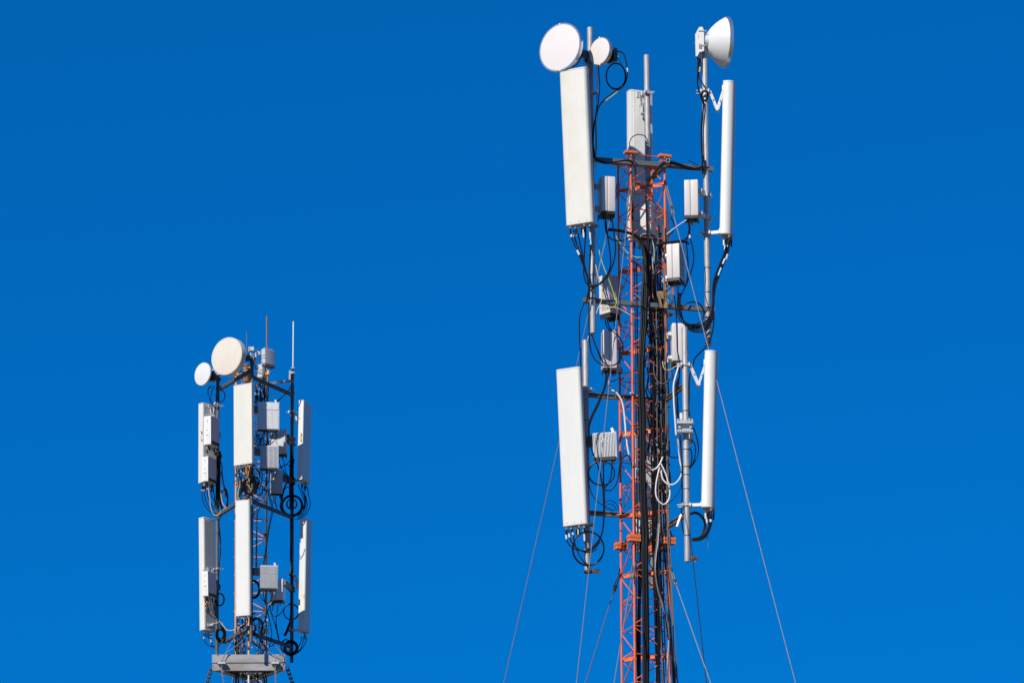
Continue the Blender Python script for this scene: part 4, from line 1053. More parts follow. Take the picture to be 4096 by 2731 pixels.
# loose loops and jumpers caught among the mast cables
rs = random.Random(23)
GX = 'black jumper loops tangled among the mast cables'
for k in range(40):
    cy = rs.uniform(1010, 2250); cx = 2100 + rs.uniform(1270, 1465) * KR + (cy - 1100) * .012
    w_, h_ = rs.uniform(6, 24), rs.uniform(18, 62); Yk = rs.uniform(63.66, 64.0)
    pts = [P((cx + rs.uniform(-8, 8) - w_ * .5, cy - h_ * rs.uniform(1.2, 2.2)), Yk)]
    for j in range(5):
        t = math.pi * (1 - j / 4)
        pts.append(P((cx + w_ * math.cos(t) + rs.uniform(-3, 3), cy + h_ * math.sin(t) * .8 + rs.uniform(-4, 4)), Yk + rs.uniform(-.04, .04)))
    pts.append(P((cx + rs.uniform(-10, 10) + w_ * .4, cy - h_ * rs.uniform(1.0, 2.0)), Yk))
    cable(GX, pts, rs.choice([.007, .009, .011]), rs.choice(['cable'] * 7 + ['cable_grey', 'cable_white']), group=GX, seg=5, tags=[(rs.uniform(.1, .7), .08, rs.choice(['tag', 'tag_red', 'dark', 'silver']))] if k % 2 else ())
for k in range(24):
    y0 = rs.uniform(980, 1700); y1 = min(y0 + rs.uniform(300, 700), 2300); xz = rs.uniform(1275, 1470); Yk = rs.uniform(63.7, 64.1)
    pts = [P((2100 + (xz + rs.uniform(-26, 26)) * KR + (y0 + (y1 - y0) * j / 7 - 1100) * .0135, y0 + (y1 - y0) * j / 7), Yk + rs.uniform(-.04, .04)) for j in range(8)]
    cable(GT, pts, rs.choice([.008, .010, .012]), 'cable', group=GT, seg=4)
GH = 'small cable hangers clipped to the mast legs'
for n, ys in (('right', (1150, 1260, 1340, 1480, 1560, 1650, 1790, 1880, 1990)), ('back', (1230, 1370, 1500, 1620, 1770, 1900, 2040)), ('front', (1000, 1290, 1610, 1900))):
    for y in ys:
        c = rleg(n, rz(y)) + V((rs.uniform(-.02, .02), -.03, 0))
        h = thing('cable_hanger', 'small metal cable hanger clipped to a leg of the orange mast', 'cable hanger', Matrix.Translation(c), GH)
        part('clip_block', MB().box(c, axs, (rs.uniform(.04, .08), .04, rs.uniform(.03, .05)), .005), rs.choice(['bracket_white', 'bracket', 'galv_dark', 'dark']), h)
        part('clip_bolt', MB().cyl(c - V((0, .05, 0)), c + V((0, .02, 0)), .009, n=6), 'galv_dark', h)

# =================================================================== LEFT TOWER: faded orange triangular lattice mast
PL = .042
LY = {'left': 92.21, 'mid': 91.59, 'right': 92.21}
LPX = {'left': (I(871, 900), F(880, 1045)), 'mid': (I(1079, 900), F(1090, 960)), 'right': (I(1352, 900), F(1364, 1040))}
LBASE, LDIR = {}, {}
for n in LPX:
    b_, t_ = P(LPX[n][0], LY[n]), P(LPX[n][1], LY[n])
    LBASE[n] = b_; LDIR[n] = (t_ - b_) / (t_ - b_).z
def lleg(n, z): return LBASE[n] + LDIR[n] * (z - LBASE[n].z)
def lz(y): return P((1065, y), 92.21).z
ltop = lz(1500); lplat = lz(2672)
lc = (lleg('left', 0) + lleg('mid', 0) + lleg('right', 0)) / 3
lm = thing('lattice_mast', 'slim faded yellow orange triangular lattice mast standing on a grey platform', 'mast', Matrix.Translation(lc))
for n in LPX:
    part('leg', MB().cyl(lleg(n, lplat), lleg(n, ltop), .0225, n=14), 'yellow', lm, 50)
    lw = part('leg', MB().cyl(lleg(n, 0), lleg(n, lplat - .005), .0225, n=14), 'white_paint', lm, 50)
    lw['label'] = 'white painted lower leg'
for e, (sx) in enumerate((.35, .55)):
    q = lleg('mid', lz(2700)) + V((0, -.0235, 0))
    part('leg_mark', MB().box(q - V((0, 0, .05 * e)), axs, (.018, .002, .012)), 'dark', lw)
for n in ('left', 'right', 'mid'):
    z = ltop if n != 'mid' else ltop - .02
    part('flange', MB().box(lleg(n, z) + V((.0, 0, .02)), axs, (.12, .10, .04), .004), 'yellow', lm)
lrows = [2010 + 72.3 * k for k in range(-7, 10)]
lz_ = [lz(y) for y in lrows]
lfaces = [('left', 'mid'), ('mid', 'right'), ('right', 'left')]
def lbrace(p, q, r, name, m='yellow'):
    d = (q - p).normalized()
    part(name, MB().cyl(p + d * .015, q - d * .015, r, n=8), m, lm, 50)
for i, z in enumerate(lz_):
    wm = 'yellow' if z > lplat else 'white_paint'
    for j, (a_, b_) in enumerate(lfaces):
        lbrace(lleg(a_, z), lleg(b_, z), .0095, 'horizontal_brace', wm)
        if i + 1 < len(lz_):
            z2 = lz_[i + 1]
            t_, u_ = (a_, b_) if (i + j) % 2 else (b_, a_)
            lbrace(lleg(t_, z - .02), lleg(u_, z2 + .02), .0105, 'diagonal_brace', wm)
    for n in ('left', 'right'):
        d = V((-1 if n == 'left' else 1, 0, 0))
        part('brace_bolt', MB().cyl(lleg(n, z) + d * .018, lleg(n, z) + d * .042, .011, n=8), wm, lm)
lb = MB(); z = lz_[-1]; k = 0
while z > .5:
    zn = max(z - .45, .05)
    for j, (a_, b_) in enumerate(lfaces):
        t_, u_ = (a_, b_) if (k + j) % 2 else (b_, a_)
        lb.cyl(lleg(t_, z), lleg(u_, zn), .0105, n=5)
        lb.cyl(lleg(a_, zn), lleg(b_, zn), .0095, n=5)
    z = zn; k += 1
part('lower_bracing', lb, 'white_paint', lm)['kind'] = 'stuff'
part('footing', MB().box(V((lc.x, lc.y, .15)), axs, (1.6, 1.6, .6), .04), 'concrete', lm)

# ---------------------------------------------------------------- triangular guy platform
YF = 91.46
pa_, pb_ = P(I(503, 1183), YF), P(I(1657, 1178), YF)
pc_ = (pa_ + pb_) / 2 + V((0, 1.52, -.0))
pl = thing('platform', 'stained grey triangular steel platform with two stacked beams in front', 'platform', Matrix.Translation((pa_ + pb_) / 2))
def channel(p, q, h, name='beam', dep=.09):
    d = (q - p).normalized(); s = V((0, 0, 1)).cross(d).normalized()
    c3 = pc_ * .3333 + (pa_ + pb_) * .3333
    if s.dot(V((c3.x, c3.y, p.z)) - p) < 0: s = -s
    part(name, MB().beam(p, q, .014, h), 'platform', pl)
    part('beam_flange', MB().beam(p + s * (dep / 2 + .008) + V((0, 0, h / 2 - .007)), q + s * (dep / 2 + .008) + V((0, 0, h / 2 - .007)), dep, .012), 'platform', pl)
    part('beam_flange', MB().beam(p + s * (dep / 2 + .008) - V((0, 0, h / 2 - .007)), q + s * (dep / 2 + .008) - V((0, 0, h / 2 - .007)), dep, .012), 'platform', pl)
dzl = -.20
u_ = V((0.012, 0, 0))
channel(pa_, pb_, .19); channel(pa_ + V((0.012, 0, dzl)), pb_ + V((-.012, 0, dzl)), .165)
for p in (pa_, pb_):
    e = V((.03 if p is pa_ else -.03, .03, 0))
    channel(p + e, pc_ + e * .2, .18, dep=.12)
    channel(p + e + V((0, 0, dzl)), pc_ + e * .2 + V((0, 0, dzl)), .16, dep=.16)
part('corner_plate', MB().box(pb_ + V((-.022, -.010, -.0)), axs, (.03, .006, .188)), 'galv_dark', pl)
part('corner_plate', MB().box(pb_ + V((-.05, -.010, dzl)), axs, (.045, .006, .164)), 'platform', pl)
part('corner_plate', MB().box(pa_ + V((.022, -.010, dzl)), axs, (.02, .006, .164)), 'platform', pl)
for x in (658, 1495):
    c = P(I(x, 1258), YF - .09)
    lug = part('guy_lug', MB().box(c, axs, (.19, .15, .05), .01), 'bracket', pl)
    part('lug_bolt', MB().cyl(c + V((0, -.03, .06)), c + V((0, -.03, -.30)), .016, n=8), 'galv_dark', lug)
for k, t in enumerate((.15, .3, .45, .6, .75, .88)):
    p = lerp(pa_, pc_, t) + V((0, 0, dzl - .02)); q = lerp(pb_, pc_, t) + V((0, 0, dzl - .02))
    part('floor_bar', MB().beam(p, q, .05, .03), 'galv_dark', pl)

# ---------------------------------------------------------------- poles and whips
GPL = 'grey poles round the slim orange mast'
l_l = pole('left dark grey pole behind the small white dish', F(594, 1040), I(577, 1200), 92.5, PL, GPL, 'grey_paint')
l_c = pole('middle dark grey pole behind the two front panels of the slim mast', F(1130, 790), I(1113, 935), 90.94, PL, GPL, 'grey_paint')
l_r = pole('right dark grey pole wrapped in cables with the white whip on top', F(1761, 1010), I(1752, 1243), 92.5, PL, GPL, 'grey_paint')
def lt(t): return (t[1], t[2], PL)
for t, ys in ((l_l, ((H_, 505), (H_, 718), (H_, 1360))), (l_r, ((F, 1470), (H_, 590), (H_, 1330), (I, 490), (I, 620), (I, 900))), (l_c, ((G, 1500), (H_, 120)))):
    for reg, y in ys:
        zz = P(reg(1100, y), t[1].y).z
        band(t[0], atz(t, zz), uz(t), PL, .015)
def whip(label, top, bot, Y, r, m, tip=True, grp=None):
    a, b = P(bot, Y), P(top, Y)
    o = thing('whip_antenna', label, 'antenna', Matrix.Translation(a), grp)
    z = (b - a).normalized()
    part('rod', MB().lathe(a, z, [(0, r), ((b - a).length * .5, r), ((b - a).length - r * 2, r * .92), ((b - a).length - r * .6, r * .7), ((b - a).length, .001)], 12), m, o)
    return o, a, b
o, a, b = whip('thin dark whip rod sticking up beside the drum dish', F(1044, 380), F(1048, 760), 91.15, .010, 'galv_dark')
o, a, b = whip('thick brown rod rising behind the radio box on the slim mast', F(1362, 128), F(1366, 1030), 92.2, .0215, 'brown_pipe')
o, a, b = whip('tall white whip antenna at the right of the slim mast', F(1778, 214), F(1772, 935), 92.42, .0165, 'shell')
part('ferrule', MB().cyl(b - V((0, 0, .05)), b - V((0, 0, .012)), .0195, n=12), 'bracket_white', o)
part('base_tube', MB().cyl(a + V((0, 0, .01)), a - V((0, 0, .16)), .02, n=10), 'dark', o)
part('base_clamp', MB().box(a + V((-.005, 0, -.02)), axs, (.09, .07, .03), .006), 'bracket', o)
part('base_clamp', MB().box(a + V((-.01, 0, -.14)), axs, (.1, .07, .05), .006), 'bracket', o)
part('mount_plate', MB().box(P(F(1722, 1075), 92.4), axs, (.045, .02, .29), .003), 'galv', o)
tp = pole('wide rust streaked pipe inside the head of the slim mast', F(1036, 892), G(1046, 1255), 91.95, .072, None, 'brown_pipe')

# ---------------------------------------------------------------- arms
GAL = 'arms joining the poles of the slim mast'
def larm(label, p, q, w=.075, h=.075, m='grey_paint', ub=()):
    return crossarm(label, p, q, w, h, m, GAL, ub)
larm('top left dark arm from the left pole to the middle pole', P(F(615, 1280), 92.46), P(F(1112, 990), 91.06), ub=[(atz(l_l, P(F(600, 1270), 92.5).z), V((0, 0, 1)), PL)])
larm('top right dark arm from the middle pole to the right pole', P(F(1150, 1098), 91.06), P(F(1745, 1362), 92.46), ub=[(atz(l_r, P(F(1750, 1335), 92.5).z), V((0, 0, 1)), PL)])
larm('pale grey arm under the white whip antenna', P(F(1195, 1217), 92.0), P(F(1742, 1150), 92.4), .06, .06, 'galv')
larm('middle left dark arm of the slim mast above the lower left panel', P(H_(612, 425), 92.46), P(H_(1118, 105), 91.06), ub=[(atz(l_l, P(H_(590, 400), 92.5).z), V((0, 0, 1)), PL)])
larm('middle right dark arm of the slim mast under the big cable coil', P(H_(1140, 222), 91.06), P(H_(1765, 468), 92.46))
larm('bottom left dark arm of the slim mast above the platform', P(I(690, 925), 92.4), P(I(1100, 690), 91.06))
larm('bottom right dark arm of the slim mast above the platform', P(I(1130, 790), 91.06), P(I(1760, 1005), 92.46))

# ---------------------------------------------------------------- panels
GPA = 'panel antennas round the slim orange mast'
OY = [(('L', .18), .56, .028, .075, 'tag'), (('L', -.15), .555, .028, .08, 'dark'), (('L', .0), .585, .07, .02, 'tag_y'), (('L', .0), .53, .07, .02, 'tag_y'), (('L', -.15), .49, .03, .07, 'dark'), (('L', .18), .49, .03, .075, 'tag'), (('L', .0), .518, .07, .018, 'tag_y')]
OL = [(('R', .10), .605, .045, .07, 'tag'), (('R', -.2 + .3), .64, .045, .02, 'tag_y'), (('R', .31), .62, .035, .075, 'dark'), (('R', .18), .575, .08, .02, 'tag_y'), (('R', .31), .53, .035, .05, 'dark'), (('R', .10), .535, .045, .05, 'tag'), (('R', .10), .55, .045, .015, 'tag_y')]
panel('broad front panel antenna below the drum dish on the slim mast', F(1000, 1207), G(1005, 1098), 90.68, 90.68, .505, .12, -28, 'radome_warm', .022, .02, 6, 0, pole_=lt(l_c), group=GPA,
      brackets=((.92, 'short'), (.04, 'short')), bm='bracket')
panel('upper left panel antenna turned away, two cabinets in front of its grey back', G(450, 155), G(448, 1402), 92.72, 92.72, .53, .175, -134, 'radome', .03, .02, 6, 0, pole_=lt(l_l), group=GPA,
      brackets=((.955, 'arm'),), stickers=OL, bm='bracket')
panel('upper right panel antenna of the slim mast with orange stickers', G(1965, 122), G(1937, 1368), 92.4, 92.37, .54, .135, 72, 'radome', .025, .02, 6, 0, pole_=lt(l_r), group=GPA,
      brackets=((.9, 'arm'), (.03, 'short')), stickers=OY, bm='bracket', back=False)
panel('smooth front panel antenna in the lower row of the slim mast', H_(988, 200), I(998, 522), 90.76, 90.76, .365, .13, -14, 'radome', .055, .03, 4, 0, pole_=lt(l_c), group=GPA,
      brackets=((.9, 'short'), (.04, 'short')), bm='bracket')
panel('lower left panel antenna turned away with a single cabinet in front', H_(416, 485), I(432, 757), 92.72, 92.72, .4, .17, -128, 'radome', .03, .02, 3, 0, pole_=lt(l_l), group=GPA,
      brackets=((.53, 'arm'), (.05, 'short')), bm='bracket', stickers=[(('B', .2), .18, .07, .11, 'cable_grey')])
panel('lower right panel antenna of the slim mast crossed by cable shadows', H_(1980, 497), I(1945, 778), 92.4, 92.37, .33, .175, 67, 'radome', .04, .025, 3, 0, pole_=lt(l_r), group=GPA,
      brackets=((.52, 'arm'), (.03, 'short')), bm='bracket', back=False, stickers=[(('L', -.3), .30, .035, .055, 'tag_y'), (('L', -.2), .32, .08, .018, 'tag_y')])

# ---------------------------------------------------------------- dishes
GDL = 'dishes on the slim mast'
od, c, n = dish('big cream drum dish at the head of the slim mast', F(735, 762), 90.75, .915, -34, 'drum', GDL, 'drum', lt(l_c), .15, radio=False)
for (x, y, w_, d_, h_, dy, mt) in ((1125, 655, .12, .12, .10, 0, 'rru_cool'), (1085, 650, .025, .05, .13, -.06, 'bracket_white'), (1110, 750, .03, .05, .13, -.08, 'bracket_white'), (1190, 745, .03, .05, .12, -.08, 'bracket_white'),
                                 (1150, 740, .09, .03, .02, -.08, 'bracket'), (1150, 775, .09, .03, .02, -.08, 'bracket'), (1070, 770, .03, .08, .14, 0, 'galv_dark'), (1140, 870, .13, .10, .07, 0, 'galv_dark'), (1205, 940, .08, .09, .07, .05, 'galv_dark'), (1225, 715, .12, .04, .09, .1, 'bracket')):
    part('mount_bracket', MB().box(P(F(x, y), 90.98 + dy), axs, (w_, d_, h_), .008), mt, od)
for (x0, y0, x1, y1) in ((1180, 670, 1240, 650), (1190, 720, 1245, 708), (1150, 830, 1228, 818), (1170, 885, 1290, 850), (1150, 800, 1215, 790)):
    part('mount_bolt', MB().cyl(P(F(x0, y0), 90.95), P(F(x1, y1), 90.85), .009, n=6), 'galv_dark', od)
od2, c, n = dish('small white dish at the far left of the slim mast', F(356, 1041), 92.1, .555, -43, 'flat', GDL, 'dish_white', lt(l_l), .035, rim='shell')
for (x, y, w_, d_, h_, mt) in ((520, 1000, .035, .06, .12, 'bracket_white'), (550, 1015, .04, .06, .05, 'bracket'), (600, 1045, .09, .07, .04, 'bracket')):
    part('mount_bracket', MB().box(P(F(x, y), 92.28), axs, (w_, d_, h_), .008), mt, od2)

# ---------------------------------------------------------------- radio units
GRL = 'radio units on the slim mast'
rru_cabinet('upper white cabinet radio with deep grey side on the left pole', G(497, 352), G(497, 806), 92.12, .205, .40, -27, lt(l_l), GRL, 6)
rru_cabinet('second white cabinet radio on the left pole, under the first', G(458, 985), G(458, 1378), 92.15, .178, .385, -27, lt(l_l), GRL, 6)
rru_cabinet('lowest white cabinet radio on the left pole, in the lower row', H_(455, 1325), I(462, 228), 92.15, .17, .385, -27, lt(l_l), GRL, 6, 'tag_y', .5)
rru_finned('largest ribbed radio box right of the broad front panel', G(1380, 117), G(1376, 548), 91.1, .505, .15, 11, 17, 'rru_white', lt(l_c), GRL, side='L', deep=.012, plain=.27, conns=5, fw=.62)
rru_finned('silver finned radio box below the largest ribbed one', G(1396, 795), G(1394, 1158), 91.1, .425, .15, 6, 14, 'fin', lt(l_c), GRL, side='L', conns=4, split=False)
rru_finned('shadow striped finned radio box hanging behind the cables near the right pole', G(1510, 1185), H_(1506, 98), 92.1, .27, .15, 8, 11, 'fin', lt(l_r), GRL, side='R', handle=False, conns=2)
rru_finned('ribbed radio box split in two by a dark groove, lower row', H_(1390, 1222), I(1385, 98), 91.1, .405, .16, 8, 19, 'fin', lt(l_c), GRL, side='L', split=True, conns=4, deep=.022)
rru_smooth('flat dark grey radio box in shade beside the right pole', G(1548, 552), G(1545, 990), 92.25, .41, .16, -10, 'rru_cool', None, lt(l_r), GRL, 'R', q=(.78, .6), bkt='galv_dark')
rru_smooth('white radio box with lattice shadows beside the right pole, lower row', H_(1535, 1440), I(1528, 330), 91.87, .32, .16, -22, 'rru_white', None, lt(l_r), GRL, 'R', q=(.9, .8), bkt='galv_dark')
def radio_head(label, top, bot, Y, w, d, yaw, handle, m):
    a, b = P(bot, Y), P(top, Y)
    mw, fr = frame(a, b, R(yaw)); O, X, Yv, Z = fr; L = (b - a).length
    o = thing('radio_unit', label, 'radio unit', mw, GRL)
    poly = rounded(w, d, .03, .02, 4, 2)
    part('body', MB().prism(poly, fr, .035, L, .012), m, o)
    part('base_cap', MB().prism([(x * .97, y * .97) for x, y in poly], fr, -.02, .033, .006), 'galv_dark', o)
    for k in (.42, .58):
        part('strap', MB().box(O + Z * (L * k) - X * (w / 2 + .001), (X, Yv, Z), (.006, d * 1.0, .010)), 'dark', o)
    if handle:
        pts = [O + X * (w * .42 * math.cos(t)) + Z * (L + .055 * math.sin(t)) for t in [math.pi * k / 10 for k in range(11)]]
        part('handle', MB().tube(pts, .009, 6), 'bracket', o)
    pole_link(o, O + Yv * (d / 2) + Z * L * .5, (lleg('right', 10), lleg('right', ltop), .022), m='bracket')
    return o
radio_head('streaked grey radio head with a curved handle at the mast top', F(1383, 665), F(1386, 925), 91.6, .37, .12, 50, True, 'rru_cool')
radio_head('shaded grey radio head below the handled one', F(1292, 900), F(1290, 1130), 92.2, .2, .15, 52, False, 'rru_cool')

# ---------------------------------------------------------------- guys of the slim mast
GGL = 'guy wires of the slim mast'
def lguy(label, p, xy2, Y2, r, chain):
    q = P(xy2, Y2); dv = q - p; g = p + dv * (-p.z / dv.z)
    o = thing('guy_wire', label, 'guy wire', Matrix.Translation(g), GGL)
    z = dv.normalized(); st = p + z * .75 if chain else p
    part('wire', MB().tube([lerp(st, g, k / 10) for k in range(11)], r, 6), 'rope', o)
    if chain:
        x, y, _ = basis(z)
        for e in (-1, 1):
            part('turnbuckle_bar', MB().cyl(p + x * .035 * e, p + z * .55 + x * .028 * e, .012, n=6), 'galv_dark', o)
        for k in (.12, .24, .36, .48):
            part('chain_link', MB().beam(p + z * k - x * .045, p + z * k + x * .045, .035, .05), 'galv_dark', o)
        part('yoke', MB().box(p + z * .58, (x, y, z), (.12, .05, .1), .01), 'galv_dark', o)
        for e in (-1, 1):
            part('turnbuckle_bar', MB().cyl(p + z * .6 + x * .03 * e, p + z * .85 + x * .02 * e, .012, n=6), 'galv_dark', o)
    else:
        for k in (.16, .3, .42):
            part('rope_clip', MB().box(p + z * k + V((.02, 0, 0)), axs, (.06, .03, .03), .006), 'galv_dark', o)
    part('anchor_block', MB().box(g + V((0, 0, .1)), axs, (.6, .6, .5), .03), 'concrete', o)
lguy('guy hanging from the front left lug of the platform', P(I(655, 1300), YF - .12), I(681, 1568), YF - .3, .010, False)
lguy('guy hanging from the front right lug of the platform', P(I(1495, 1300), YF - .12), I(1497, 1568), YF - .3, .010, False)
lguy('chain and turnbuckle guy off the left corner of the platform', P(I(500, 1310), YF + .1), I(425, 1568), YF + .45, .010, True)
lguy('chain and turnbuckle guy off the right corner of the platform', P(I(1672, 1300), YF + .1), I(1765, 1568), YF + .45, .010, True)

# ---------------------------------------------------------------- cables of the slim mast
def lc_(label, reg, lst, Y, r=.010, m='cable', group=None, tags=(), **kw):
    return cable(label, zpts(reg, lst, Y), r, m, group=group or label, tags=tags, seg=5, **kw)
TY = lambda *f: [(x, .05, 'tag_y') for x in f]
for lst in ([(470, 1225), (440, 1290), (452, 1390), (485, 1480), (522, 1520), (555, 1480), (572, 1400)], [(545, 1225), (502, 1305), (483, 1400), (488, 1470), (510, 1512)], [(515, 1240), (460, 1260), (436, 1320), (455, 1400)]):
    lc_('black leads drooping from the small white dish', F, lst, 92.35, tags=[(.72, .12, 'tag')] if lst[0][0] == 470 else ())
coil('small loop of cable behind the left pole under the small dish', F, 635, 1385, 72, 92, 92.6, 3, .010, .08)
lc_('black lead from the drum dish into the mast head', F, [(935, 978), (955, 1003), (1000, 1012), (1060, 1000)], 91.3, .012)
lc_('black cable from the radio head down to the mast', F, [(1345, 930), (1322, 1060), (1270, 1170), (1215, 1270), (1185, 1320)], 91.4, .010)
lc_('thick black cable from the white whip to the largest ribbed radio box', F, [(1776, 1020), (1775, 1090), (1752, 1190), (1705, 1290), (1640, 1365), (1570, 1430), (1520, 1475)], 91.8, .014)
GM = 'thin black cables inside the upper slim mast'
for x0, x1, x2 in ((1190, 1195, 1205), (1265, 1262, 1258), (1290, 1310, 1325), (1315, 1322, 1332), (1335, 1330, 1335), (1382, 1390, 1376), (1250, 1300, 1340)):
    lc_(GM, F, [(x0, 1170), (x1, 1320), (x2, 1490), (x2 + 10, 1640)], 91.8, .009)
for lst in ([(1185, 620), (1230, 650), (1300, 700), (1370, 735)], [(1305, 600), (1285, 680), (1230, 760), (1180, 815)], [(1375, 600), (1372, 680), (1395, 760)], [(1455, 610), (1440, 670), (1405, 730), (1340, 770), (1200, 830)],
            [(1512, 605), (1500, 680), (1455, 735), (1400, 765), (1300, 735), (1225, 640)], [(1235, 600), (1215, 680), (1180, 790)]):
    lc_('black leads under the largest ribbed radio box', G, lst, 91.25, tags=TY(.3, .42) if lst[0][0] > 1400 else ())
for lst in ([(1285, 1190), (1290, 1290), (1270, 1400), (1235, 1500)], [(1410, 1190), (1398, 1300), (1360, 1400), (1290, 1500), (1240, 1560)], [(1520, 1185), (1500, 1265), (1440, 1340), (1370, 1355), (1290, 1320), (1240, 1220), (1190, 1160)], [(1350, 1190), (1355, 1300), (1340, 1420), (1300, 1500)], [(1400, 1210), (1405, 1290), (1395, 1330)]):
    lc_('black leads under the silver finned radio box', G, lst, 91.2, tags=TY(.25) if lst[0][0] in (1520, 1400) else ())
GJ7 = 'black jumper cables under the broad front panel'
for lst in ([(880, 1140), (895, 1230), (950, 1320), (975, 1420), (955, 1540), (930, 1590)], [(912, 1150), (935, 1250), (960, 1330), (950, 1470)], [(975, 1140), (970, 1250), (962, 1400), (935, 1520), (925, 1600)], [(1020, 1130), (1015, 1210), (1060, 1300), (1080, 1400)],
            [(1110, 1120), (1095, 1220), (1040, 1320), (985, 1430), (940, 1550)], [(1140, 1160), (1180, 1150), (1230, 1180), (1260, 1260)], [(1070, 1120), (1085, 1200), (1075, 1280), (1010, 1400)]):
    lc_(GJ7, G, lst, 90.85, .012, tags=TY(.12, .24) if lst[0][0] in (880, 1020, 1110) else ())
coil('dense black cable bundle coiled round the middle pole', G, 1095, 1415, 108, 150, 90.86, 9, .0155, .24, ring0=.86)
coil('second black loop beside the dense bundle on the middle pole', G, 1160, 1380, 62, 105, 90.9, 3, .014, .1)
for lst in ([(960, 1300), (985, 1450), (960, 1600), (925, 1690), (945, 1725)], [(1005, 1420), (1030, 1560), (1080, 1610), (1160, 1640), (1260, 1590)], [(940, 1480), (920, 1600), (930, 1700), (1000, 1740)], [(1110, 1560), (1180, 1650), (1300, 1620), (1350, 1520)]):
    lc_('black cables trailing from the dense bundle over the lower front panel', G, lst, 90.9, .011)
lc_('yellow green earth wire beside the dense bundle', G, [(945, 1400), (915, 1500), (912, 1600), (950, 1660), (1010, 1640)], 90.85, .008, 'cable_green')
# left pole
for k, lst in enumerate(([(510, 815), (540, 910), (600, 995), (650, 1075), (662, 1250), (690, 1420), (738, 1560), (752, 1640)], [(540, 830), (560, 920), (615, 1000), (655, 1090), (668, 1280), (700, 1450), (728, 1580)], [(575, 830), (590, 900), (625, 1000), (660, 1120), (655, 1260), (700, 1480), (715, 1600)],
            [(600, 890), (640, 920), (648, 970), (625, 1020)], [(430, 805), (428, 860), (436, 915), (470, 960)])):
    lc_('black cables falling from the upper cabinet beside the left pole', G, lst, 92.3, .013, tags=TY(.12, .2) if k in (0, 2, 4) else ())
for k, lst in enumerate(([(345, 1400), (344, 1500), (350, 1600), (375, 1700), (440, 1790), (540, 1870)], [(372, 1400), (380, 1500), (392, 1600), (430, 1710), (500, 1810), (545, 1860)], [(425, 1390), (428, 1500), (440, 1600), (490, 1700), (530, 1800)], [(490, 1400), (480, 1500), (500, 1600), (540, 1660), (550, 1780)], [(510, 1400), (530, 1520), (545, 1650), (560, 1750)])):
    lc_('black jumper cables under the second cabinet and its panel', G, lst, 92.4, .011, tags=TY(.18) if k < 4 else ())
lc_('yellow earth wire hanging under the second cabinet to the middle arm', H_, [(465, -130), (440, -60), (450, 60), (468, 190), (485, 330), (530, 415), (585, 432), (640, 375), (700, 325), (728, 308), (690, 280), (655, 205), (640, 70)], 92.3, .008, 'cable_yellow')
coil('tall narrow coil of black cable right of the left pole', H_, 690, 180, 58, 165, 92.35, 6, .014, .14)
GV = 'black cables strapped down the left pole'
for k in range(6):
    x = 560 + 11 * k
    lc_(GV, G, [(x + 20, 880), (x + 18, 1050), (x + 12, 1250), (x + 8, 1450), (x + 4, 1600), (x, 1730)], 92.42 - .01 * (k % 2), .012)
for k in range(3):
    lc_('black cables hanging down the left pole in the lower row', H_, [(650, 430 + 8 * k), (618, 500), (612 + 4 * k, 640), (628 + 6 * k, 820), (640 - 4 * k, 980), (622, 1150), (612, 1330), (605, 1500)], 92.42, .010)
for k, lst in enumerate(([(400, 245), (402, 400), (440, 470), (510, 525), (565, 560)], [(430, 245), (425, 320), (450, 400), (462, 450)], [(460, 240), (478, 360), (530, 465), (590, 570), (640, 660), (660, 760)], [(510, 245), (525, 370), (555, 480), (600, 590), (650, 680)], [(540, 270), (545, 400), (570, 520), (615, 620)])):
    lc_('black cables from the lowest cabinet across the panel back', I, lst, 92.3, .0105, tags=TY(.1, .22) if k in (0, 1, 2) else ())
lc_('yellow earth wire swagging from left pole to the mast bottom', I, [(610, 590), (650, 635), (690, 680), (715, 720), (755, 738), (820, 738), (880, 722), (945, 690)], 92.0, .009, 'cable_yellow')
coil('thick black cable loop out right of the left pole', I, 620, 255, 70, 95, 92.4, 2, .018, .05)
coil('dense round coil of black cable where left pole meets the bottom arm', I, 638, 805, 78, 126, 92.2, 14, .012, .32, ring0=.78)
for lst in ([(368, 790), (378, 870), (410, 945), (470, 988), (540, 985), (610, 950)], [(480, 800), (490, 930), (515, 1000), (565, 1010), (612, 985), (640, 950)], [(495, 800), (492, 880), (500, 960), (520, 990)]):
    lc_('black jumper cables under the lower left panel of the slim mast', I, lst, 92.5, .0105, tags=TY(.15))
# right pole
for k in range(6):
    x = 1728 + 11 * k
    lc_('black cables wrapped down the right pole', G, [(x + 4, 760 + 60 * k), (x + 2, 1000), (x + random.uniform(-14, 10), 1150), (x - 4, 1320), (x + random.uniform(-14, 8), 1480), (x - 4, 1620), (x - 6, 1760)], 92.42 - .01 * (k % 2), .0125)
for k, lst in enumerate(([(1850, 1390), (1878, 1480), (1925, 1590), (1955, 1700), (1930, 1820), (1850, 1900)], [(1900, 1390), (1915, 1500), (1965, 1620), (1960, 1760), (1900, 1870)], [(1945, 1410), (1950, 1520), (1985, 1640), (1990, 1760), (1930, 1870), (1850, 1920)], [(2000, 1430), (2010, 1540), (2040, 1660), (2030, 1770), (1970, 1870), (1880, 1930), (1800, 1945)], [(1965, 1420), (1940, 1540), (1960, 1660), (1935, 1780)])):
    lc_('black jumper cables under the upper right panel of the slim mast', G, lst, 92.45, .0115, tags=TY(.2) if k == 2 else ())
coil('big round coil of black cable on the right pole above the middle arm', H_, 1755, 278, 158, 158, 92.38, 6, .014, .12)
coil('small inner ring of black cable inside the big coil', H_, 1752, 255, 78, 80, 92.36, 3, .012, .1)
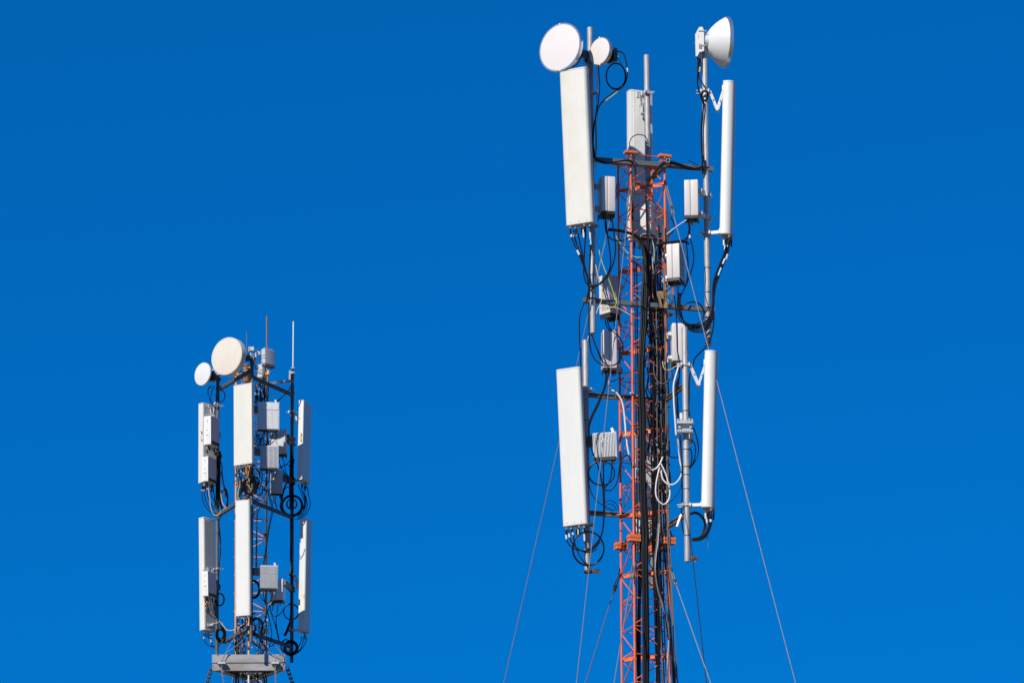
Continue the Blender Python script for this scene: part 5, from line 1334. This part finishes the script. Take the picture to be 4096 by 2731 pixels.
for k in range(5):
    lc_('black cables sweeping from the right pole down past the finned box', G, [(1700 - 4 * k, 1330 + 10 * k), (1660 - 4 * k, 1420), (1625 - 6 * k, 1530), (1600 - 5 * k, 1650), (1590 - 5 * k, 1760), (1600 + 5 * k, 1850)], 92.15, .011)
for lst in ([(1470, 130), (1472, 200), (1490, 250), (1530, 290)], [(1497, 130), (1498, 240), (1512, 300), (1528, 350)], [(1440, 180), (1470, 235), (1540, 238), (1600, 215)]):
    lc_('short leads under the shadow striped finned box', H_, lst, 92.0, .009, 'cable' if lst[0][0] != 1440 else 'cable_yellow')
for lst in ([(1555, 1010), (1570, 1090), (1620, 1180), (1670, 1260)], [(1625, 1010), (1640, 1100), (1660, 1200), (1690, 1260)], [(1740, 1000), (1690, 1060), (1620, 1110), (1560, 1150), (1500, 1190)], [(1720, 1110), (1660, 1090), (1600, 1120), (1540, 1130)], [(1545, 1180), (1600, 1200), (1650, 1240), (1700, 1330)], [(1720, 1440), (1680, 1440), (1640, 1480), (1610, 1560)]):
    lc_('tangled leads between the flat dark box and the right pole', G, lst, 92.1, .010, tags=TY(.2) if lst[0][0] == 1555 else ())
for lst in ([(1438, 385), (1410, 520), (1385, 660), (1355, 860), (1330, 1050), (1300, 1215)], [(1458, 385), (1425, 520), (1395, 680), (1365, 880), (1345, 1030), (1318, 1215)], [(1380, 30), (1400, 160), (1432, 270), (1440, 380)], [(1395, 10), (1420, 150), (1450, 260), (1458, 390)], [(1178, 290), (1155, 380), (1160, 470), (1220, 495), (1290, 480)], [(1250, 250), (1240, 330), (1210, 480), (1195, 800), (1190, 1240)], [(1215, 150), (1205, 420), (1206, 800), (1204, 1245)]):
    lc_('thin black cables hanging inside the middle of the slim mast', H_, lst, 91.9, .0095)
for lst in ([(1250, 130), (1275, 230), (1320, 285), (1390, 315)], [(1300, 120), (1320, 260), (1345, 340), (1365, 420)], [(1345, 120), (1338, 300), (1365, 430), (1340, 540), (1300, 640), (1280, 720)], [(1450, 150), (1435, 240), (1405, 320), (1392, 400), (1330, 560)], [(1410, 340), (1435, 490), (1485, 630), (1525, 790), (1552, 905)], [(1535, 345), (1522, 480), (1506, 600), (1530, 770), (1556, 905)],
            [(1415, 420), (1458, 508), (1525, 512), (1590, 460), (1638, 385)], [(1378, 470), (1415, 630), (1438, 790), (1412, 950), (1372, 1060)], [(1440, 340), (1455, 400), (1450, 430)], [(1500, 640), (1530, 760), (1548, 850)]):
    lc_('black leads under the two lower row radio boxes', I, lst, 91.7, .0105, tags=TY(.25) if lst[0][0] in (1450, 1410, 1535) else ())
lc_('yellow earth wire from the split ribbed box into the mast', I, [(1500, 150), (1485, 225), (1430, 305), (1360, 365), (1295, 412)], 91.3, .008, 'cable_yellow')
lc_('short striped earth wire end hanging beside the right leg', I, [(1395, 620), (1390, 680), (1378, 750), (1388, 800)], 91.8, .008, 'cable_green')
coil('wide open loop of cable behind the right pole in the lower row', I, 1745, 448, 118, 122, 92.6, 3, .0115, .06)
for k in range(4):
    lc_('black cables running down the right pole in the lower row', H_, [(1728 + 12 * k, 480), (1732 + 8 * k, 800), (1728 + 8 * k, 1100), (1748 + 5 * k, 1330), (1738 + 6 * k, 1550), (1736 + 5 * k, 1750), (1728 + 5 * k, 2000), (1715 - 10 * k, 2180), (1660 - 12 * k, 2320)], 92.42, .010)
coil('coil of black cable at the foot of the right pole beside the platform', I, 1738, 1012, 108, 110, 92.38, 9, .0125, .22, ring0=.9)
coil('smaller loop left of the coil at the right pole foot', I, 1660, 985, 72, 95, 92.42, 3, .011, .12)
for lst in ([(1905, 835), (1895, 920), (1865, 990), (1832, 1060)], [(1935, 835), (1922, 950), (1885, 1035), (1825, 1095)], [(1985, 835), (1978, 900), (1930, 1000), (1865, 1075), (1790, 1118)]):
    lc_('black jumper cables under the lower right panel of the slim mast', I, lst, 92.45, .0105)
coil('thick black coil right of the smooth lower front panel foot', I, 1205, 682, 90, 130, 91.0, 8, .0145, .16)
coil('thick black coil half hidden behind the smooth lower front panel', I, 1155, 95, 90, 130, 91.3, 5, .016, .12)
for lst in ([(915, 560), (920, 640), (950, 690), (1010, 720)], [(985, 560), (985, 650), (970, 700)], [(1010, 560), (1030, 610), (1000, 660), (940, 690)], [(1060, 560), (1050, 620), (1000, 680), (945, 720)], [(1090, 560), (1150, 540), (1220, 560)]):
    lc_('black jumper cables under the smooth lower front panel', I, lst, 90.9, .0105, tags=TY(.3) if lst[0][0] in (915, 1060) else ())
rs = random.Random(5)
for k in range(22):
    x0 = rs.choice([rs.uniform(870, 1000), rs.uniform(870, 960), rs.uniform(1150, 1330)]); y0 = rs.uniform(690, 900)
    pts = []; x = x0
    for j in range(7):
        pts.append((x, y0 + (1180 - y0) * j / 6)); x += rs.uniform(-28, 28)
    lc_('tangle of thin cables in the mast bottom just above the platform', I, pts, rs.uniform(91.7, 92.1), rs.choice([.008, .010, .012]), rs.choice(['cable', 'cable', 'cable', 'cable_grey']))
for lst in ([(860, 860), (885, 930), (880, 1010), (900, 1110)], [(900, 700), (880, 740), (900, 830), (960, 900), (930, 980)], [(1000, 800), (950, 880), (900, 960), (870, 1020)], [(1240, 860), (1300, 960), (1360, 1000), (1440, 980), (1480, 940)], [(1150, 930), (1230, 1000), (1330, 1050), (1370, 1010)], [(1270, 700), (1285, 800), (1260, 900), (1300, 940)], [(740, 900), (800, 930), (860, 960), (885, 870)]):
    lc_('loose black cable loops above the platform', I, lst, 91.6, .011)
for k in range(26):
    x0 = rs.uniform(835, 1385); d = rs.uniform(-20, 20); side = abs(x0 - 1100) / 300
    lc_('cables running down below the platform', I, [(x0 * .8 + 220, 1360), (x0 * .9 + 110, 1430), (x0 + d, 1510), (x0 + d * 1.2, 1620)], rs.uniform(91.75, 92.6), rs.choice([.009, .011, .013]), rs.choice(['cable', 'cable', 'cable', 'cable_grey']))
for lab, lst in (('grey rope from the mast bottom to the left lug of the platform', [(940, 690), (870, 820), (790, 960), (715, 1095), (680, 1170), (655, 1240), (648, 1300)]), ('second grey rope joining the first above the platform', [(1000, 880), (885, 985), (790, 1045), (712, 1108)]),
                 ('grey rope arching to the right lug of the platform', [(1440, 968), (1500, 1000), (1560, 1050), (1600, 1120), (1608, 1190), (1575, 1260), (1525, 1310)]), ('grey rope slanting across the upper platform beam', [(1370, 1070), (1450, 1110), (1540, 1160), (1605, 1205)])):
    lc_(lab, I, lst, YF - .08, .0085, 'rope')

rs = random.Random(41)
for (x0, x1, y0, y1, Y0, Y1, nn) in ((1180, 1350, 20, 110, 91.6, 92.0, 6), (1180, 1340, 580, 850, 91.5, 92.0, 9), (880, 1330, 1150, 1560, 91.3, 92.0, 16)):
    for k in range(nn):
        cx, cy = rs.uniform(x0, x1), rs.uniform(y0, y1); w_, h_ = rs.uniform(25, 80), rs.uniform(40, 120)
        pts = [(cx - w_ + rs.uniform(-25, 25), cy - h_)] + [(cx + w_ * math.cos(math.pi * (1 - j / 4)) + rs.uniform(-10, 10), cy + h_ * .6 * math.sin(math.pi * j / 4) + rs.uniform(-10, 10)) for j in range(5)] + [(cx + w_ + rs.uniform(-25, 25), cy - h_ * rs.uniform(.6, 1.4))]
        lc_('tangled black jumper leads inside the upper slim mast', G, pts, rs.uniform(Y0, Y1), rs.choice([.009, .011, .013]), tags=TY(rs.uniform(.1, .7)) if k % 3 == 0 else ())
for k in range(14):
    cx, cy = rs.uniform(900, 1330), rs.uniform(600, 960); w_, h_ = rs.uniform(25, 70), rs.uniform(40, 110)
    pts = [(cx - w_ + rs.uniform(-25, 25), cy - h_)] + [(cx + w_ * math.cos(math.pi * (1 - j / 4)) + rs.uniform(-10, 10), cy + h_ * .6 * math.sin(math.pi * j / 4) + rs.uniform(-10, 10)) for j in range(5)] + [(cx + w_ + rs.uniform(-25, 25), cy - h_ * rs.uniform(.6, 1.4))]
    lc_('tangled black jumper leads in the lower slim mast', I, pts, rs.uniform(91.4, 92.0), rs.choice([.009, .011, .013]), tags=TY(rs.uniform(.1, .7)) if k % 3 == 0 else ())
GHL = 'small brackets and clamps on the slim mast'
for n, ys in (('left', (1900, 2590, 2640)), ('right', (1700, 1790, 1960, 2140, 2330, 2480, 2590)), ('mid', (1930, 2560, 2610))):
    for y in ys:
        c = lleg(n, lz(y)) + V((rs.uniform(-.03, .03), -.04, 0))
        h = thing('cable_hanger', 'small clamp bracket fixed to a leg of the slim yellow orange mast', 'cable hanger', Matrix.Translation(c), GHL)
        part('clip_block', MB().box(c, axs, (rs.uniform(.06, .12), .05, rs.uniform(.04, .07)), .006), rs.choice(['bracket', 'galv_dark', 'dark']), h)
        part('clip_bolt', MB().cyl(c - V((0, .06, 0)), c + V((0, .03, 0)), .011, n=6), 'galv_dark', h)

tag(part('cable_tangle', STUFF, STUFF_M), 'mass of thin tangled black leads caught in both lattice masts', 'cables', kind='stuff')
